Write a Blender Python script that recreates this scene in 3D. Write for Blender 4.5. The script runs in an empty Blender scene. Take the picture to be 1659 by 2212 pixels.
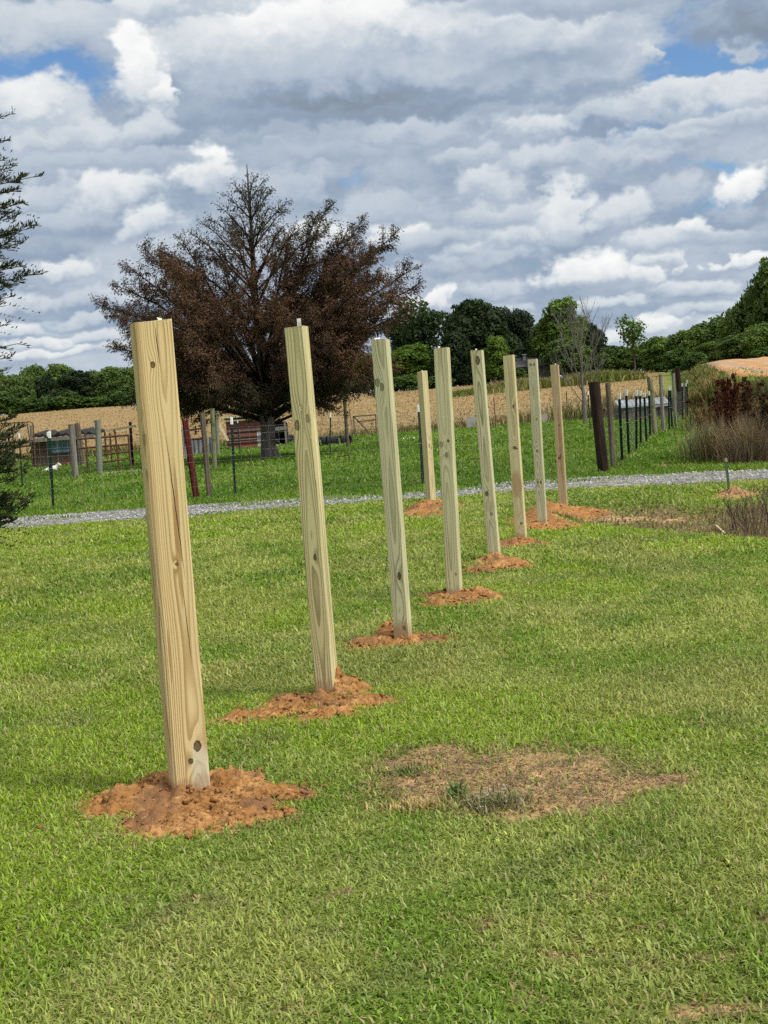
import bpy, bmesh, math, random
import numpy as np
from mathutils import Vector, Matrix
random.seed(7)
rng = np.random.default_rng(7)
S = bpy.context.scene
COL = S.collection
R = math.radians

# ------------------------------------------------------------------ camera
CAM_H = 1.2
FPX = 3067.0                      # focal length in units of a 1659 x 2212 frame
PITCH = math.atan(217.4 / FPX)
ROLL = R(4.3)
_d = np.array([0, math.cos(PITCH), -math.sin(PITCH)])
_r0 = np.array([1.0, 0, 0]); _u0 = np.array([0, math.sin(PITCH), math.cos(PITCH)])
_r = _r0 * math.cos(ROLL) - _u0 * math.sin(ROLL)
_u = _u0 * math.cos(ROLL) + _r0 * math.sin(ROLL)
cd = bpy.data.cameras.new('camera'); cam = bpy.data.objects.new('camera', cd); COL.objects.link(cam)
cd.sensor_fit = 'VERTICAL'; cd.sensor_height = 36; cd.lens = FPX / 2212 * 36
cd.clip_start = 0.05; cd.clip_end = 6000
cam.matrix_world = Matrix(((_r[0], _u[0], -_d[0], 0), (_r[1], _u[1], -_d[1], 0), (_r[2], _u[2], -_d[2], CAM_H), (0, 0, 0, 1)))
S.camera = cam
S.view_settings.view_transform = 'Standard'; S.view_settings.look = 'None'
S.view_settings.gamma = 1.0; S.view_settings.exposure = EXPOSURE = 0.55
S.view_settings.use_curve_mapping = False
S.cycles.max_bounces = 6; S.cycles.diffuse_bounces = 3; S.cycles.transparent_max_bounces = 8
S.cycles.use_denoising = False
S.cycles.use_adaptive_sampling = True; S.cycles.adaptive_threshold = .02; S.cycles.adaptive_min_samples = 20

def ray(px, py):
    v = _d + _r * ((px - 829.5) / FPX) + _u * ((1106 - py) / FPX)
    return v / np.linalg.norm(v)
def at(px, py, Y):
    v = ray(px, py); t = Y / v[1]
    return np.array([v[0] * t, Y, CAM_H + v[2] * t])

# ------------------------------------------------------------------ node helper
class NT:
    def __init__(s, tree):
        s.t = tree; tree.nodes.clear()
    def n(s, typ, ins=None, **kw):
        nd = s.t.nodes.new(typ)
        for k, v in kw.items(): setattr(nd, k, v)
        for k, v in (ins or {}).items():
            s.put(nd.inputs[k], v)
        return nd
    def put(s, sock, v):
        if v is None: return
        if isinstance(v, bpy.types.NodeSocket): s.t.links.new(v, sock)
        elif isinstance(v, bpy.types.Node): s.t.links.new(v.outputs[0], sock)
        else:
            if isinstance(v, (tuple, list)) and sock.type == 'RGBA' and len(v) == 3: v = (*v, 1)
            sock.default_value = v
    def m(s, op, a, b=None, c=None, clamp=False):
        nd = s.t.nodes.new('ShaderNodeMath'); nd.operation = op; nd.use_clamp = clamp
        for i, v in enumerate((a, b, c)): s.put(nd.inputs[i], v)
        return nd.outputs[0]
    def v(s, op, a, b=None, scale=None):
        nd = s.t.nodes.new('ShaderNodeVectorMath'); nd.operation = op
        s.put(nd.inputs[0], a)
        if b is not None: s.put(nd.inputs[1], b)
        if scale is not None: s.put(nd.inputs['Scale'], scale)
        return nd.outputs['Value'] if op in ('LENGTH', 'DOT_PRODUCT', 'DISTANCE') else nd.outputs[0]
    def noise(s, vec, scale=5, detail=4, rough=.5, color=False, dist=0.0, dim='3D'):
        nd = s.n('ShaderNodeTexNoise', {'Vector': vec, 'Scale': scale, 'Detail': detail, 'Roughness': rough, 'Distortion': dist}, noise_dimensions=dim)
        return nd.outputs['Color' if color else 0]
    def ss(s, x, lo, hi, a=0.0, b=1.0):
        nd = s.n('ShaderNodeMapRange', {0: x, 1: lo, 2: hi, 3: a, 4: b}, interpolation_type='SMOOTHSTEP', clamp=True)
        return nd.outputs[0]
    def lin(s, x, lo, hi, a=0.0, b=1.0):
        return s.n('ShaderNodeMapRange', {0: x, 1: lo, 2: hi, 3: a, 4: b}, clamp=True).outputs[0]
    def mix(s, f, a, b, mode='MIX'):
        nd = s.n('ShaderNodeMix', data_type='RGBA', blend_type=mode)
        s.put(nd.inputs[0], f); s.put(nd.inputs[6], a); s.put(nd.inputs[7], b)
        return nd.outputs[2]
    def ramp(s, f, stops, interp='LINEAR'):
        nd = s.n('ShaderNodeValToRGB', {0: f}); cr = nd.color_ramp; cr.interpolation = interp
        while len(cr.elements) < len(stops): cr.elements.new(.5)
        for e, (p, c) in zip(cr.elements, stops): e.position = p; e.color = (*c, 1) if len(c) == 3 else c
        return nd.outputs[0]
    def sep(s, v):
        return s.n('ShaderNodeSeparateXYZ', {0: v}).outputs
    def comb(s, x, y, z):
        return s.n('ShaderNodeCombineXYZ', {0: x, 1: y, 2: z}).outputs[0]

# ------------------------------------------------------------------ sun and sky
SUN_DIR = Vector((0.72, -0.38, 1.0)).normalized()          # towards the sun
sl = bpy.data.lights.new('sun', 'SUN'); so = bpy.data.objects.new('sun', sl); COL.objects.link(so)
sl.energy = 2.6; sl.angle = R(14); sl.color = (1.0, .95, .86)
so.rotation_euler = SUN_DIR.to_track_quat('Z', 'Y').to_euler(); so.location = (20, -10, 30)

W = bpy.data.worlds.new('World'); S.world = W; W.use_nodes = True
def build_world():
    grp = bpy.data.node_groups.new('cloudy_sky', 'ShaderNodeTree')      # built apart: quicker to wire up
    grp.interface.new_socket('Shader', in_out='OUTPUT', socket_type='NodeSocketShader')
    g = NT(grp)
    d = g.n('ShaderNodeTexCoord').outputs['Generated']
    sx, sy, sz = g.sep(d)[:3]
    el = math.asin(SUN_DIR.z); az = math.atan2(SUN_DIR.x, SUN_DIR.y)
    sky = g.n('ShaderNodeTexSky', sky_type='NISHITA', sun_disc=False, sun_elevation=el, sun_rotation=az, air_density=1.0, dust_density=1.2, ozone_density=1.5)
    # layers of cumulus: (px, py, half width, rise, sag, brightness of top, of base), far ones first; the frame units only name directions
    CLOUDS = [
     (40, 775, 108, 32, 13, 0.88, 0.4), (170, 765, 58, 28, 10, 0.8, 0.36), (300, 755, 94, 24, 10, 0.74, 0.34), (90, 745, 86, 28, 12, 0.82, 0.34), (230, 730, 86, 24, 10, 0.7, 0.32), (40, 715, 101, 32, 13, 0.8, 0.32), (1400, 715, 65, 35, 13, 0.9, 0.42), (1330, 735, 50, 24, 10, 0.82, 0.4), (1220, 720, 65, 24, 10, 0.7, 0.36), (1560, 705, 79, 24, 10, 0.74, 0.34), (1500, 680, 94, 24, 10, 0.66, 0.3), (1640, 680, 58, 24, 10, 0.8, 0.36), (960, 660, 45, 46, 16, 0.94, 0.44), (885, 668, 50, 28, 13, 0.8, 0.4), (1080, 680, 94, 24, 10, 0.64, 0.32), (1290, 668, 86, 21, 10, 0.68, 0.3), (1620, 648, 50, 21, 10, 0.72, 0.34), (190, 695, 94, 21, 10, 0.62, 0.28),
     (40, 660, 101, 35, 16, 0.72, 0.28), (230, 650, 108, 35, 16, 0.64, 0.28), (1090, 632, 94, 32, 16, 0.64, 0.28), (1480, 632, 108, 32, 16, 0.7, 0.28), (1270, 600, 101, 66, 23, 0.99, 0.42), (1390, 608, 65, 49, 18, 0.94, 0.4), (1600, 566, 46, 24, 12, 0.92, 0.3), (1490, 580, 24, 28, 12, 0.88, 0.4), (130, 596, 65, 52, 18, 0.86, 0.32), (20, 600, 58, 32, 13, 0.64, 0.26), (960, 585, 65, 42, 18, 0.6, 0.28), (850, 600, 65, 38, 18, 0.66, 0.3), (1080, 560, 86, 42, 21, 0.58, 0.26),
     (60, 548, 136, 26, 26, 0.36, 0.2), (330, 505, 96, 57, 24, 0.8, 0.36), (860, 520, 72, 60, 26, 0.84, 0.38), (1000, 545, 56, 39, 18, 0.8, 0.36), (1440, 565, 72, 39, 18, 0.84, 0.36), (1120, 520, 72, 52, 22, 0.74, 0.34), (950, 520, 120, 39, 22, 0.62, 0.33), (1430, 520, 120, 44, 29, 0.74, 0.34), (1560, 505, 96, 31, 20, 0.62, 0.34), (700, 520, 80, 60, 26, 0.88, 0.46), (560, 560, 120, 52, 29, 0.6, 0.34), (400, 560, 112, 39, 22, 0.56, 0.34), (1090, 470, 96, 47, 31, 0.64, 0.34), (1215, 485, 56, 91, 51, 0.82, 0.42), (1325, 455, 64, 65, 40, 0.78, 0.38), (1515, 488, 37, 44, 20, 0.95, 0.45), (820, 460, 136, 52, 29, 0.56, 0.32), (120, 480, 136, 44, 24, 0.54, 0.34),
     (1600, 450, 72, 26, 29, 0.42, 0.22), (1600, 412, 68, 57, 24, 1, 0.5), (1460, 420, 88, 44, 26, 0.58, 0.32), (1060, 410, 88, 57, 33, 0.7, 0.38), (240, 428, 120, 60, 31, 0.84, 0.46), (90, 410, 104, 47, 26, 0.62, 0.4), (600, 420, 120, 44, 26, 0.56, 0.36), (450, 380, 80, 83, 44, 1, 0.56), (360, 350, 104, 36, 29, 0.5, 0.34), (1180, 360, 120, 44, 26, 0.64, 0.38), (1010, 350, 104, 36, 24, 0.6, 0.36), (1340, 330, 128, 42, 24, 0.62, 0.36), (720, 340, 136, 34, 24, 0.48, 0.32), (150, 345, 136, 39, 26, 0.52, 0.36),
     (150, 285, 136, 62, 29, 0.7, 0.4), (330, 280, 80, 39, 26, 0.68, 0.42), (560, 285, 144, 34, 29, 0.44, 0.3), (900, 290, 160, 39, 24, 0.54, 0.34), (1165, 282, 104, 47, 24, 0.74, 0.44), (1450, 285, 136, 34, 22, 0.64, 0.4), (1330, 240, 128, 34, 22, 0.58, 0.38), (1560, 245, 120, 31, 22, 0.64, 0.42), (40, 228, 152, 73, 33, 0.86, 0.44), (1480, 200, 152, 44, 29, 0.74, 0.42), (1640, 196, 88, 34, 22, 0.7, 0.44),
     (640, 240, 264, 39, 37, 0.34, 0.18), (900, 215, 264, 52, 37, 0.34, 0.12), (740, 185, 320, 91, 44, 0.56, 0.04), (1230, 165, 192, 78, 40, 0.6, 0.22), (1180, 100, 200, 78, 55, 0.7, 0.24), (500, 110, 200, 91, 66, 0.8, 0.46), (1400, 120, 29, 29, 22, 0.66, 0.42), (130, 62, 184, 73, 48, 0.66, 0.44), (300, 150, 68, 130, 86, 0.99, 0.6), (355, 205, 38, 52, 44, 0.94, 0.56), (620, 70, 160, 81, 51, 0.97, 0.58), (810, 55, 144, 68, 51, 0.95, 0.55), (1010, 62, 120, 60, 44, 0.78, 0.46), (1590, 105, 48, 34, 24, 0.62, 0.4), (1640, 45, 160, 47, 48, 0.36, 0.06), (1230, 0, 264, 34, 33, 0.5, 0.32), (400, 5, 208, 31, 29, 0.74, 0.5)]
    def field(dv):
        x, y, z = g.sep(dv)[:3]
        zz = g.m('ADD', g.m('MAXIMUM', z, -.02), .17)
        P = g.comb(g.m('DIVIDE', x, zz), g.m('DIVIDE', y, zz), 0.0)
        return g.noise(P, 1.15, 7, .58, dist=.4)
    flat = g.v('MULTIPLY', d, (1, 1, 1.35))
    w1 = g.noise(flat, 15.0, 4, .6, color=True); w2 = g.noise(flat, 60.0, 5, .62, color=True)
    w1 = g.v('SUBTRACT', w1, (.5, .5, .5)); w2 = g.v('SUBTRACT', w2, (.5, .5, .5))
    flatten = g.comb(1.0, 1.0, g.ss(sz, .0, .20, .34, .80))                # far clouds lie in flat rows
    dw = g.v('ADD', d, g.v('MULTIPLY', flatten, g.v('ADD', g.v('SCALE', w1, scale=.064), g.v('SCALE', w2, scale=.022))))
    billow = g.n('ShaderNodeTexVoronoi', {'Vector': g.v('ADD', flat, g.v('SCALE', w2, scale=.03)), 'Scale': 30.0, 'Detail': 2.0, 'Roughness': .6}, feature='F1', normalize=True).outputs['Distance']
    fine = g.noise(flat, 26.0, 6, .64)
    tex = g.m('ADD', g.m('MULTIPLY', g.m('SUBTRACT', fine, .5), 1.2), g.m('MULTIPLY', g.m('SUBTRACT', .36, billow), 1.5))
    n0 = field(d)
    def blobs(lst):
        tot = None
        for px, py, rx, ry, wgt in lst:
            c = ray(px, py)
            q = g.v('MULTIPLY', g.v('SUBTRACT', dw, (c[0], 0, c[2])), (FPX / rx, 0, FPX / ry))
            e = g.m('MULTIPLY', g.m('EXPONENT', g.m('MULTIPLY', g.v('DOT_PRODUCT', q, q), -1.0)), wgt)
            tot = e if tot is None else g.m('ADD', tot, e)
        return tot
    blue = blobs([(110, 160, 125, 50, 1.0), (20, 115, 70, 40, .8), (1480, 105, 125, 75, 1.0), (1610, 150, 90, 34, .8), (1560, 345, 120, 24, .6), (785, 378, 50, 20, .55), (640, 165, 90, 18, .3), (60, 600, 140, 22, .2)])
    dens = g.m('SUBTRACT', g.m('MULTIPLY_ADD', tex, .05, n0), g.m('MULTIPLY', blue, .24))
    cov = g.m('MAXIMUM', g.ss(dens, .30, .43), g.ss(sz, .13, .05))
    cov0 = g.m('MAXIMUM', g.ss(n0, .30, .43), g.ss(sz, .13, .05))
    L0 = g.m('ADD', g.m('MULTIPLY_ADD', g.m('SUBTRACT', n0, .5), 1.3, .36), g.ss(sz, .09, .0, .0, .16))
    L = g.m('ADD', L0, g.m('MULTIPLY', tex, .20))
    y_ok = g.m('GREATER_THAN', sy, 0.0)
    qx, _, qz = g.sep(dw)[:3]
    ng = bpy.data.node_groups.new('cumulus', 'ShaderNodeTree')
    names = ('qx', 'qz', 'tex', 'ok', 'L', 'cov', 'cx', 'cz', 'kx', 'kt', 'kb', 'lt', 'lb')
    for nm in names: ng.interface.new_socket(nm, in_out='INPUT', socket_type='NodeSocketFloat')
    for nm in ('L', 'cov'): ng.interface.new_socket(nm, in_out='OUTPUT', socket_type='NodeSocketFloat')
    G = NT(ng); I = G.n('NodeGroupInput').outputs; I = {nm: I[nm] for nm in names}
    u = G.m('MULTIPLY', G.m('SUBTRACT', G.m('MULTIPLY_ADD', I['L'], 1e-7, I['qx']), I['cx']), I['kx'])
    v = G.m('SUBTRACT', G.m('MULTIPLY_ADD', I['L'], 1e-7, I['qz']), I['cz'])      # hanging on L keeps the shader evaluating cloud by cloud
    v = G.m('ADD', G.m('MULTIPLY', G.m('MAXIMUM', v, 0.0), I['kt']), G.m('MULTIPLY', G.m('MINIMUM', v, 0.0), I['kb']))
    r2 = G.m('MULTIPLY_ADD', u, u, G.m('MULTIPLY', v, v))
    lo = G.ss(v, -.6, .5, .0, .36)                       # crisp crown, soft base
    al = G.m('MULTIPLY', G.n('ShaderNodeMapRange', {0: G.m('MULTIPLY_ADD', I['tex'], -.55, r2), 1: 1.15, 2: lo, 3: 0.0, 4: 1.0}, interpolation_type='SMOOTHSTEP').outputs[0], I['ok'])
    sh = G.n('ShaderNodeMapRange', {0: G.m('MULTIPLY_ADD', I['tex'], .62, v), 1: -.80, 2: .80, 3: I['lb'], 4: I['lt']}, interpolation_type='SMOOTHSTEP').outputs[0]
    G.n('NodeGroupOutput', {'L': G.m('MULTIPLY_ADD', al, G.m('SUBTRACT', sh, I['L']), I['L']), 'cov': G.m('MAXIMUM', I['cov'], al)})
    for px, py, rx, rt, rb, lt, lb in CLOUDS:
        c = ray(px, py)
        nd = g.t.nodes.new('ShaderNodeGroup'); nd.node_tree = ng
        for nm, val in (('qx', qx), ('qz', qz), ('tex', tex), ('ok', y_ok), ('L', L), ('cov', cov), ('cx', float(c[0])), ('cz', float(c[2])), ('kx', FPX / rx), ('kt', FPX / rt), ('kb', FPX / rb), ('lt', lt), ('lb', lb)): g.put(nd.inputs[nm], val)
        L = nd.outputs['L']; cov = nd.outputs['cov']
    L = g.m('MULTIPLY_ADD', g.m('SUBTRACT', fine, .5), .16, L)
    k = 2.0 ** -EXPOSURE
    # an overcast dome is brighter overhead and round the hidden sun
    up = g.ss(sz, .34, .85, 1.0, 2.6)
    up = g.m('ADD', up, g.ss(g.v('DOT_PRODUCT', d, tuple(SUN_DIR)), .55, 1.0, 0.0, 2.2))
    bgs = g.n('ShaderNodeBackground', {0: g.mix(1.0, sky.outputs[0], (.66, .86, 1.06), 'MULTIPLY'), 1: .085})
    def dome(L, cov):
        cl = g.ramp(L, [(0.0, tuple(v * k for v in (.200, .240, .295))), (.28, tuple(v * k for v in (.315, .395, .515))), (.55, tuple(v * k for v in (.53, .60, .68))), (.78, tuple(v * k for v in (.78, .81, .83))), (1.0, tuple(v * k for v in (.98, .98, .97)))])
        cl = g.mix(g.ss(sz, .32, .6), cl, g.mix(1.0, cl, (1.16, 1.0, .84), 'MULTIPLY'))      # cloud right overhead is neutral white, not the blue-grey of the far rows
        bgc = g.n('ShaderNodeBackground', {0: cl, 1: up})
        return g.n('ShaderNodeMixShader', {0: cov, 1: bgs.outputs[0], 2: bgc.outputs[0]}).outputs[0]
    # the modelled clouds all stand in one quarter of the sky; the rest of the dome keeps the plain cloud sheet
    win = g.m('MULTIPLY', g.m('MULTIPLY', g.m('GREATER_THAN', sy, .82), g.m('LESS_THAN', g.m('ABSOLUTE', sx), .45)), g.m('MULTIPLY', g.m('LESS_THAN', sz, .42), g.m('GREATER_THAN', sz, -.03)))
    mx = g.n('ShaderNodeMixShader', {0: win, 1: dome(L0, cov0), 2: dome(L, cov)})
    g.n('NodeGroupOutput', {0: mx.outputs[0]})
    g = NT(W.node_tree); nd = g.t.nodes.new('ShaderNodeGroup'); nd.node_tree = grp
    g.n('ShaderNodeOutputWorld', {0: nd.outputs[0]})
build_world()
W.cycles.sampling_method = 'MANUAL'; W.cycles.sample_map_resolution = 512

# ------------------------------------------------------------------ numpy noise and terrain
def _h(ix, iy, s):
    n = (ix.astype(np.int64) * 374761393 + iy.astype(np.int64) * 668265263 + s * 982451653) & 0x7fffffff
    n = ((n ^ (n >> 13)) * 1274126177) & 0x7fffffff
    return ((n ^ (n >> 16)) & 0xffff) / 65535.0
def vn(x, y, s=0):
    x = np.asarray(x, float); y = np.asarray(y, float)
    ix = np.floor(x); iy = np.floor(y); fx = x - ix; fy = y - iy
    fx = fx * fx * (3 - 2 * fx); fy = fy * fy * (3 - 2 * fy)
    a = _h(ix, iy, s); b = _h(ix + 1, iy, s); c = _h(ix, iy + 1, s); e = _h(ix + 1, iy + 1, s)
    return (a * (1 - fx) + b * fx) * (1 - fy) + (c * (1 - fx) + e * fx) * fy
def fbm(x, y, s=0, o=4):
    t = 0; a = .5; m = 0
    for i in range(o):
        t = t + a * vn(x * 2 ** i, y * 2 ** i, s + i * 17); m += a; a *= .5
    return t / m
def sst(x, lo, hi):
    t = np.clip((np.asarray(x, float) - lo) / (hi - lo), 0, 1)
    return t * t * (3 - 2 * t)
def lane(y): return 12.6 + (y - 55) * .20
def H(x, y):
    x = np.asarray(x, float); y = np.asarray(y, float)
    t = np.clip((y - 71) / 92, 0, 1.0)
    f = 3.75 * (0.75 * t + .25 * t * t * (3 - 2 * t))
    b = np.where(y < 58, 1.35 * sst(y, 36, 58), 1.35 + np.clip((y - 58) / 38, 0, 1) * 1.45 + np.clip((y - 96) / 70, 0, 1) * .5)
    s = sst(x - lane(y), .1, 2.2)
    h = f * (1 - s) + np.maximum(b, f * .9) * s
    ye = 13.2 - (x - 1.96) * 2.3
    dep = .19 * sst(y - ye, 0, .32) * sst(x, 1.7, 2.3) * (1 - sst(y, 15.3, 17.3))
    und = (fbm(x * .35, y * .35, 5, 2) - .5) * .05 * sst(y, 6, 12) + (fbm(x * 2.2, y * 2.2, 9, 3) - .5) * .022 * (1 - sst(y, 10, 30))
    far = (fbm(x * .03, y * .03, 15, 2) - .5) * 1.0 * sst(y, 75, 140)
    return h - dep + und + far
_K = np.arange(1, 1400); _TS = .5 * 1.0052 ** _K + _K * .01
def ground(px, py):
    v = ray(px, py); c = np.array([0, 0, CAM_H])
    lo_, hi_ = .5, 900.0; ts = _TS
    for _ in range(3):
        P = c[None] + ts[:, None] * v[None]
        hit = P[:, 2] < H(P[:, 0], P[:, 1])
        if not hit.any(): return P[-1]
        i = int(np.argmax(hit)); a = ts[max(i - 1, 0)]; b = ts[i]
        ts = np.linspace(a, b, 60)
    return c + v * b

# ------------------------------------------------------------------ mesh helpers
class MB:
    def __init__(s): s.v = []; s.f = []
    def add(s, vs, fs):
        o = len(s.v); s.v.extend([tuple(map(float, p)) for p in vs]); s.f.extend([tuple(i + o for i in f) for f in fs]); return s
    def box(s, c, size, rot=None, bev=0.0):
        hx, hy, hz = [k / 2 for k in size]
        if bev <= 0:
            vs = [(sx * hx, sy * hy, sz * hz) for sz in (-1, 1) for sx, sy in ((-1, -1), (1, -1), (1, 1), (-1, 1))]
            fs = [(0, 3, 2, 1), (4, 5, 6, 7), (0, 1, 5, 4), (1, 2, 6, 5), (2, 3, 7, 6), (3, 0, 4, 7)]
        else:
            ring = []
            for sx, sy in ((-1, -1), (1, -1), (1, 1), (-1, 1)):
                ring += [(sx * hx, sy * (hy - bev)), (sx * (hx - bev), sy * hy)] if sx * sy > 0 else [(sx * (hx - bev), sy * hy), (sx * hx, sy * (hy - bev))]
            vs = []
            for z, k in ((-hz, bev), (-hz + bev, 0), (hz - bev, 0), (hz, bev)):
                for x, y in ring:
                    vs.append((x - math.copysign(k, x), y - math.copysign(k, y), z))
            fs = [tuple(range(7, -1, -1)), tuple(range(24, 32))]
            for l in range(3):
                for i in range(8):
                    j = (i + 1) % 8; fs.append((l * 8 + i, l * 8 + j, l * 8 + 8 + j, l * 8 + 8 + i))
        M = rot if rot is not None else Matrix.Identity(3)
        return s.add([tuple(M @ Vector(p) + Vector(c)) for p in vs], fs)
    def bar(s, a, b, w, h, bev=0.0):          # a rectangular bar from a to b
        a = Vector(a); b = Vector(b); d = b - a
        q = d.to_track_quat('Z', 'Y').to_matrix()
        return s.box((a + b) / 2, (w, h, d.length), q, bev)
    def tube(s, pts, rad, n=6, cap=True):
        pts = [Vector(p) for p in pts]
        if not hasattr(rad, '__len__'): rad = [rad] * len(pts)
        vs = []; fs = []; up = None
        for i, p in enumerate(pts):
            t = (pts[min(i + 1, len(pts) - 1)] - pts[max(i - 1, 0)]).normalized()
            if up is None: up = t.orthogonal().normalized()
            up = (up - t * up.dot(t)); up = up.normalized() if up.length > 1e-6 else t.orthogonal().normalized()
            w = t.cross(up)
            for k in range(n):
                an = 2 * math.pi * k / n
                vs.append(p + (up * math.cos(an) + w * math.sin(an)) * rad[i])
        for i in range(len(pts) - 1):
            for k in range(n):
                j = (k + 1) % n; fs.append((i * n + k, i * n + j, i * n + n + j, i * n + n + k))
        if cap: fs.append(tuple(range(n - 1, -1, -1))); fs.append(tuple(range((len(pts) - 1) * n, len(pts) * n)))
        return s.add(vs, fs)
    def build(s, name, mat, parent=None, smooth=False, org=None):
        me = bpy.data.meshes.new(name)
        vs = s.v if org is None else [(p[0] - org[0], p[1] - org[1], p[2] - org[2]) for p in s.v]
        me.from_pydata(vs, [], s.f); me.update()
        if smooth: me.polygons.foreach_set('use_smooth', [True] * len(me.polygons))
        return link(name, me, mat, parent)
def link(name, me, mat, parent=None):
    if mat is not None: me.materials.append(mat)
    o = bpy.data.objects.new(name, me); COL.objects.link(o)
    if parent is not None: o.parent = parent
    return o
def tag(o, label, cat, group=None, kind=None):
    if label: o['label'] = label
    if cat: o['category'] = cat
    if group: o['group'] = group
    if kind: o['kind'] = kind
    return o
def thing(name, loc, label, cat, group=None, rz=0.0):
    o = bpy.data.objects.new(name, None); COL.objects.link(o); o.empty_display_size = .2
    o.location = tuple(float(k) for k in loc); o.rotation_euler = (0, 0, rz)
    return tag(o, label, cat, group)
def npmesh(name, V, F, mat, parent=None, col=None, smooth=False, tris=None):
    """V (n,3); F (m,4) quads; tris (k,3); col (n,3)"""
    me = bpy.data.meshes.new(name)
    F = np.zeros((0, 4), np.int32) if F is None else np.asarray(F, np.int32)
    T = np.zeros((0, 3), np.int32) if tris is None else np.asarray(tris, np.int32)
    me.vertices.add(len(V)); me.vertices.foreach_set('co', np.asarray(V, np.float32).ravel())
    nl = F.size + T.size
    me.loops.add(nl); me.loops.foreach_set('vertex_index', np.concatenate([F.ravel(), T.ravel()]).astype(np.int32))
    me.polygons.add(len(F) + len(T))
    st = np.concatenate([np.arange(len(F)) * 4, F.size + np.arange(len(T)) * 3]).astype(np.int32)
    me.polygons.foreach_set('loop_start', st)
    if smooth: me.polygons.foreach_set('use_smooth', np.ones(len(F) + len(T), bool))
    if col is not None:
        a = me.attributes.new('tint', 'FLOAT_COLOR', 'POINT')
        c = np.ones((len(V), 4), np.float32); c[:, :3] = col; a.data.foreach_set('color', c.ravel())
    me.update(calc_edges=True)
    return link(name, me, mat, parent)

# ------------------------------------------------------------------ materials
def mat(name):
    m = bpy.data.materials.new(name); m.use_nodes = True
    return m, NT(m.node_tree)
def finish(g, col, rough=.85, bump=None, bstr=.3, bdist=.01, spec=.25, metal=0.0):
    nrm = None
    if bump is not None:
        nrm = g.n('ShaderNodeBump', {'Strength': bstr, 'Distance': bdist, 'Height': bump}).outputs[0]
    b = g.n('ShaderNodeBsdfPrincipled', {'Base Color': col, 'Roughness': rough, 'Specular IOR Level': spec, 'Metallic': metal, 'Normal': nrm})
    g.n('ShaderNodeOutputMaterial', {0: b.outputs[0]})
def ocoord(g): return g.n('ShaderNodeTexCoord').outputs['Object']
def wcoord(g): return g.n('ShaderNodeNewGeometry').outputs['Position']

def leaf_mat(name, trans=.35, gain=1.0, rough=.6):
    m, g = mat(name)
    c = g.n('ShaderNodeAttribute', attribute_name='tint').outputs['Color']
    if gain != 1: c = g.mix(1.0, c, (gain,) * 3, 'MULTIPLY')
    b = g.n('ShaderNodeBsdfPrincipled', {'Base Color': c, 'Roughness': rough, 'Specular IOR Level': .10})
    t = g.n('ShaderNodeBsdfTranslucent', {0: g.mix(1.0, c, (1.15, 1.2, .6), 'MULTIPLY')})
    x = g.n('ShaderNodeMixShader', {0: trans, 1: b.outputs[0], 2: t.outputs[0]})
    g.n('ShaderNodeOutputMaterial', {0: x.outputs[0]})
    return m
M_GRASS = leaf_mat('grass_blades', .38)
M_LEAF = leaf_mat('tree_leaves', .28)
M_DEAD = leaf_mat('dead_needles', .12, rough=.9)
M_DRY = leaf_mat('dry_stems', .25, rough=.8)

def simple(name, c1, c2, scale=8.0, rough=.85, bstr=.3, bdist=.01, stretch=(1, 1, 1), spec=.2, metal=0.0, c3=None, lo=.35, hi=.65, detail=6):
    m, g = mat(name)
    p = g.v('MULTIPLY', ocoord(g), stretch)
    n = g.noise(p, scale, detail, .6)
    c = g.mix(g.ss(n, lo, hi), c1, c2)
    if c3 is not None:
        c = g.mix(g.ss(g.noise(g.v('ADD', p, (5, 3, 1)), scale * .45, 5, .6), .52, .64), c, c3)
    finish(g, c, rough, n, bstr, bdist, spec, metal)
    return m

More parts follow.
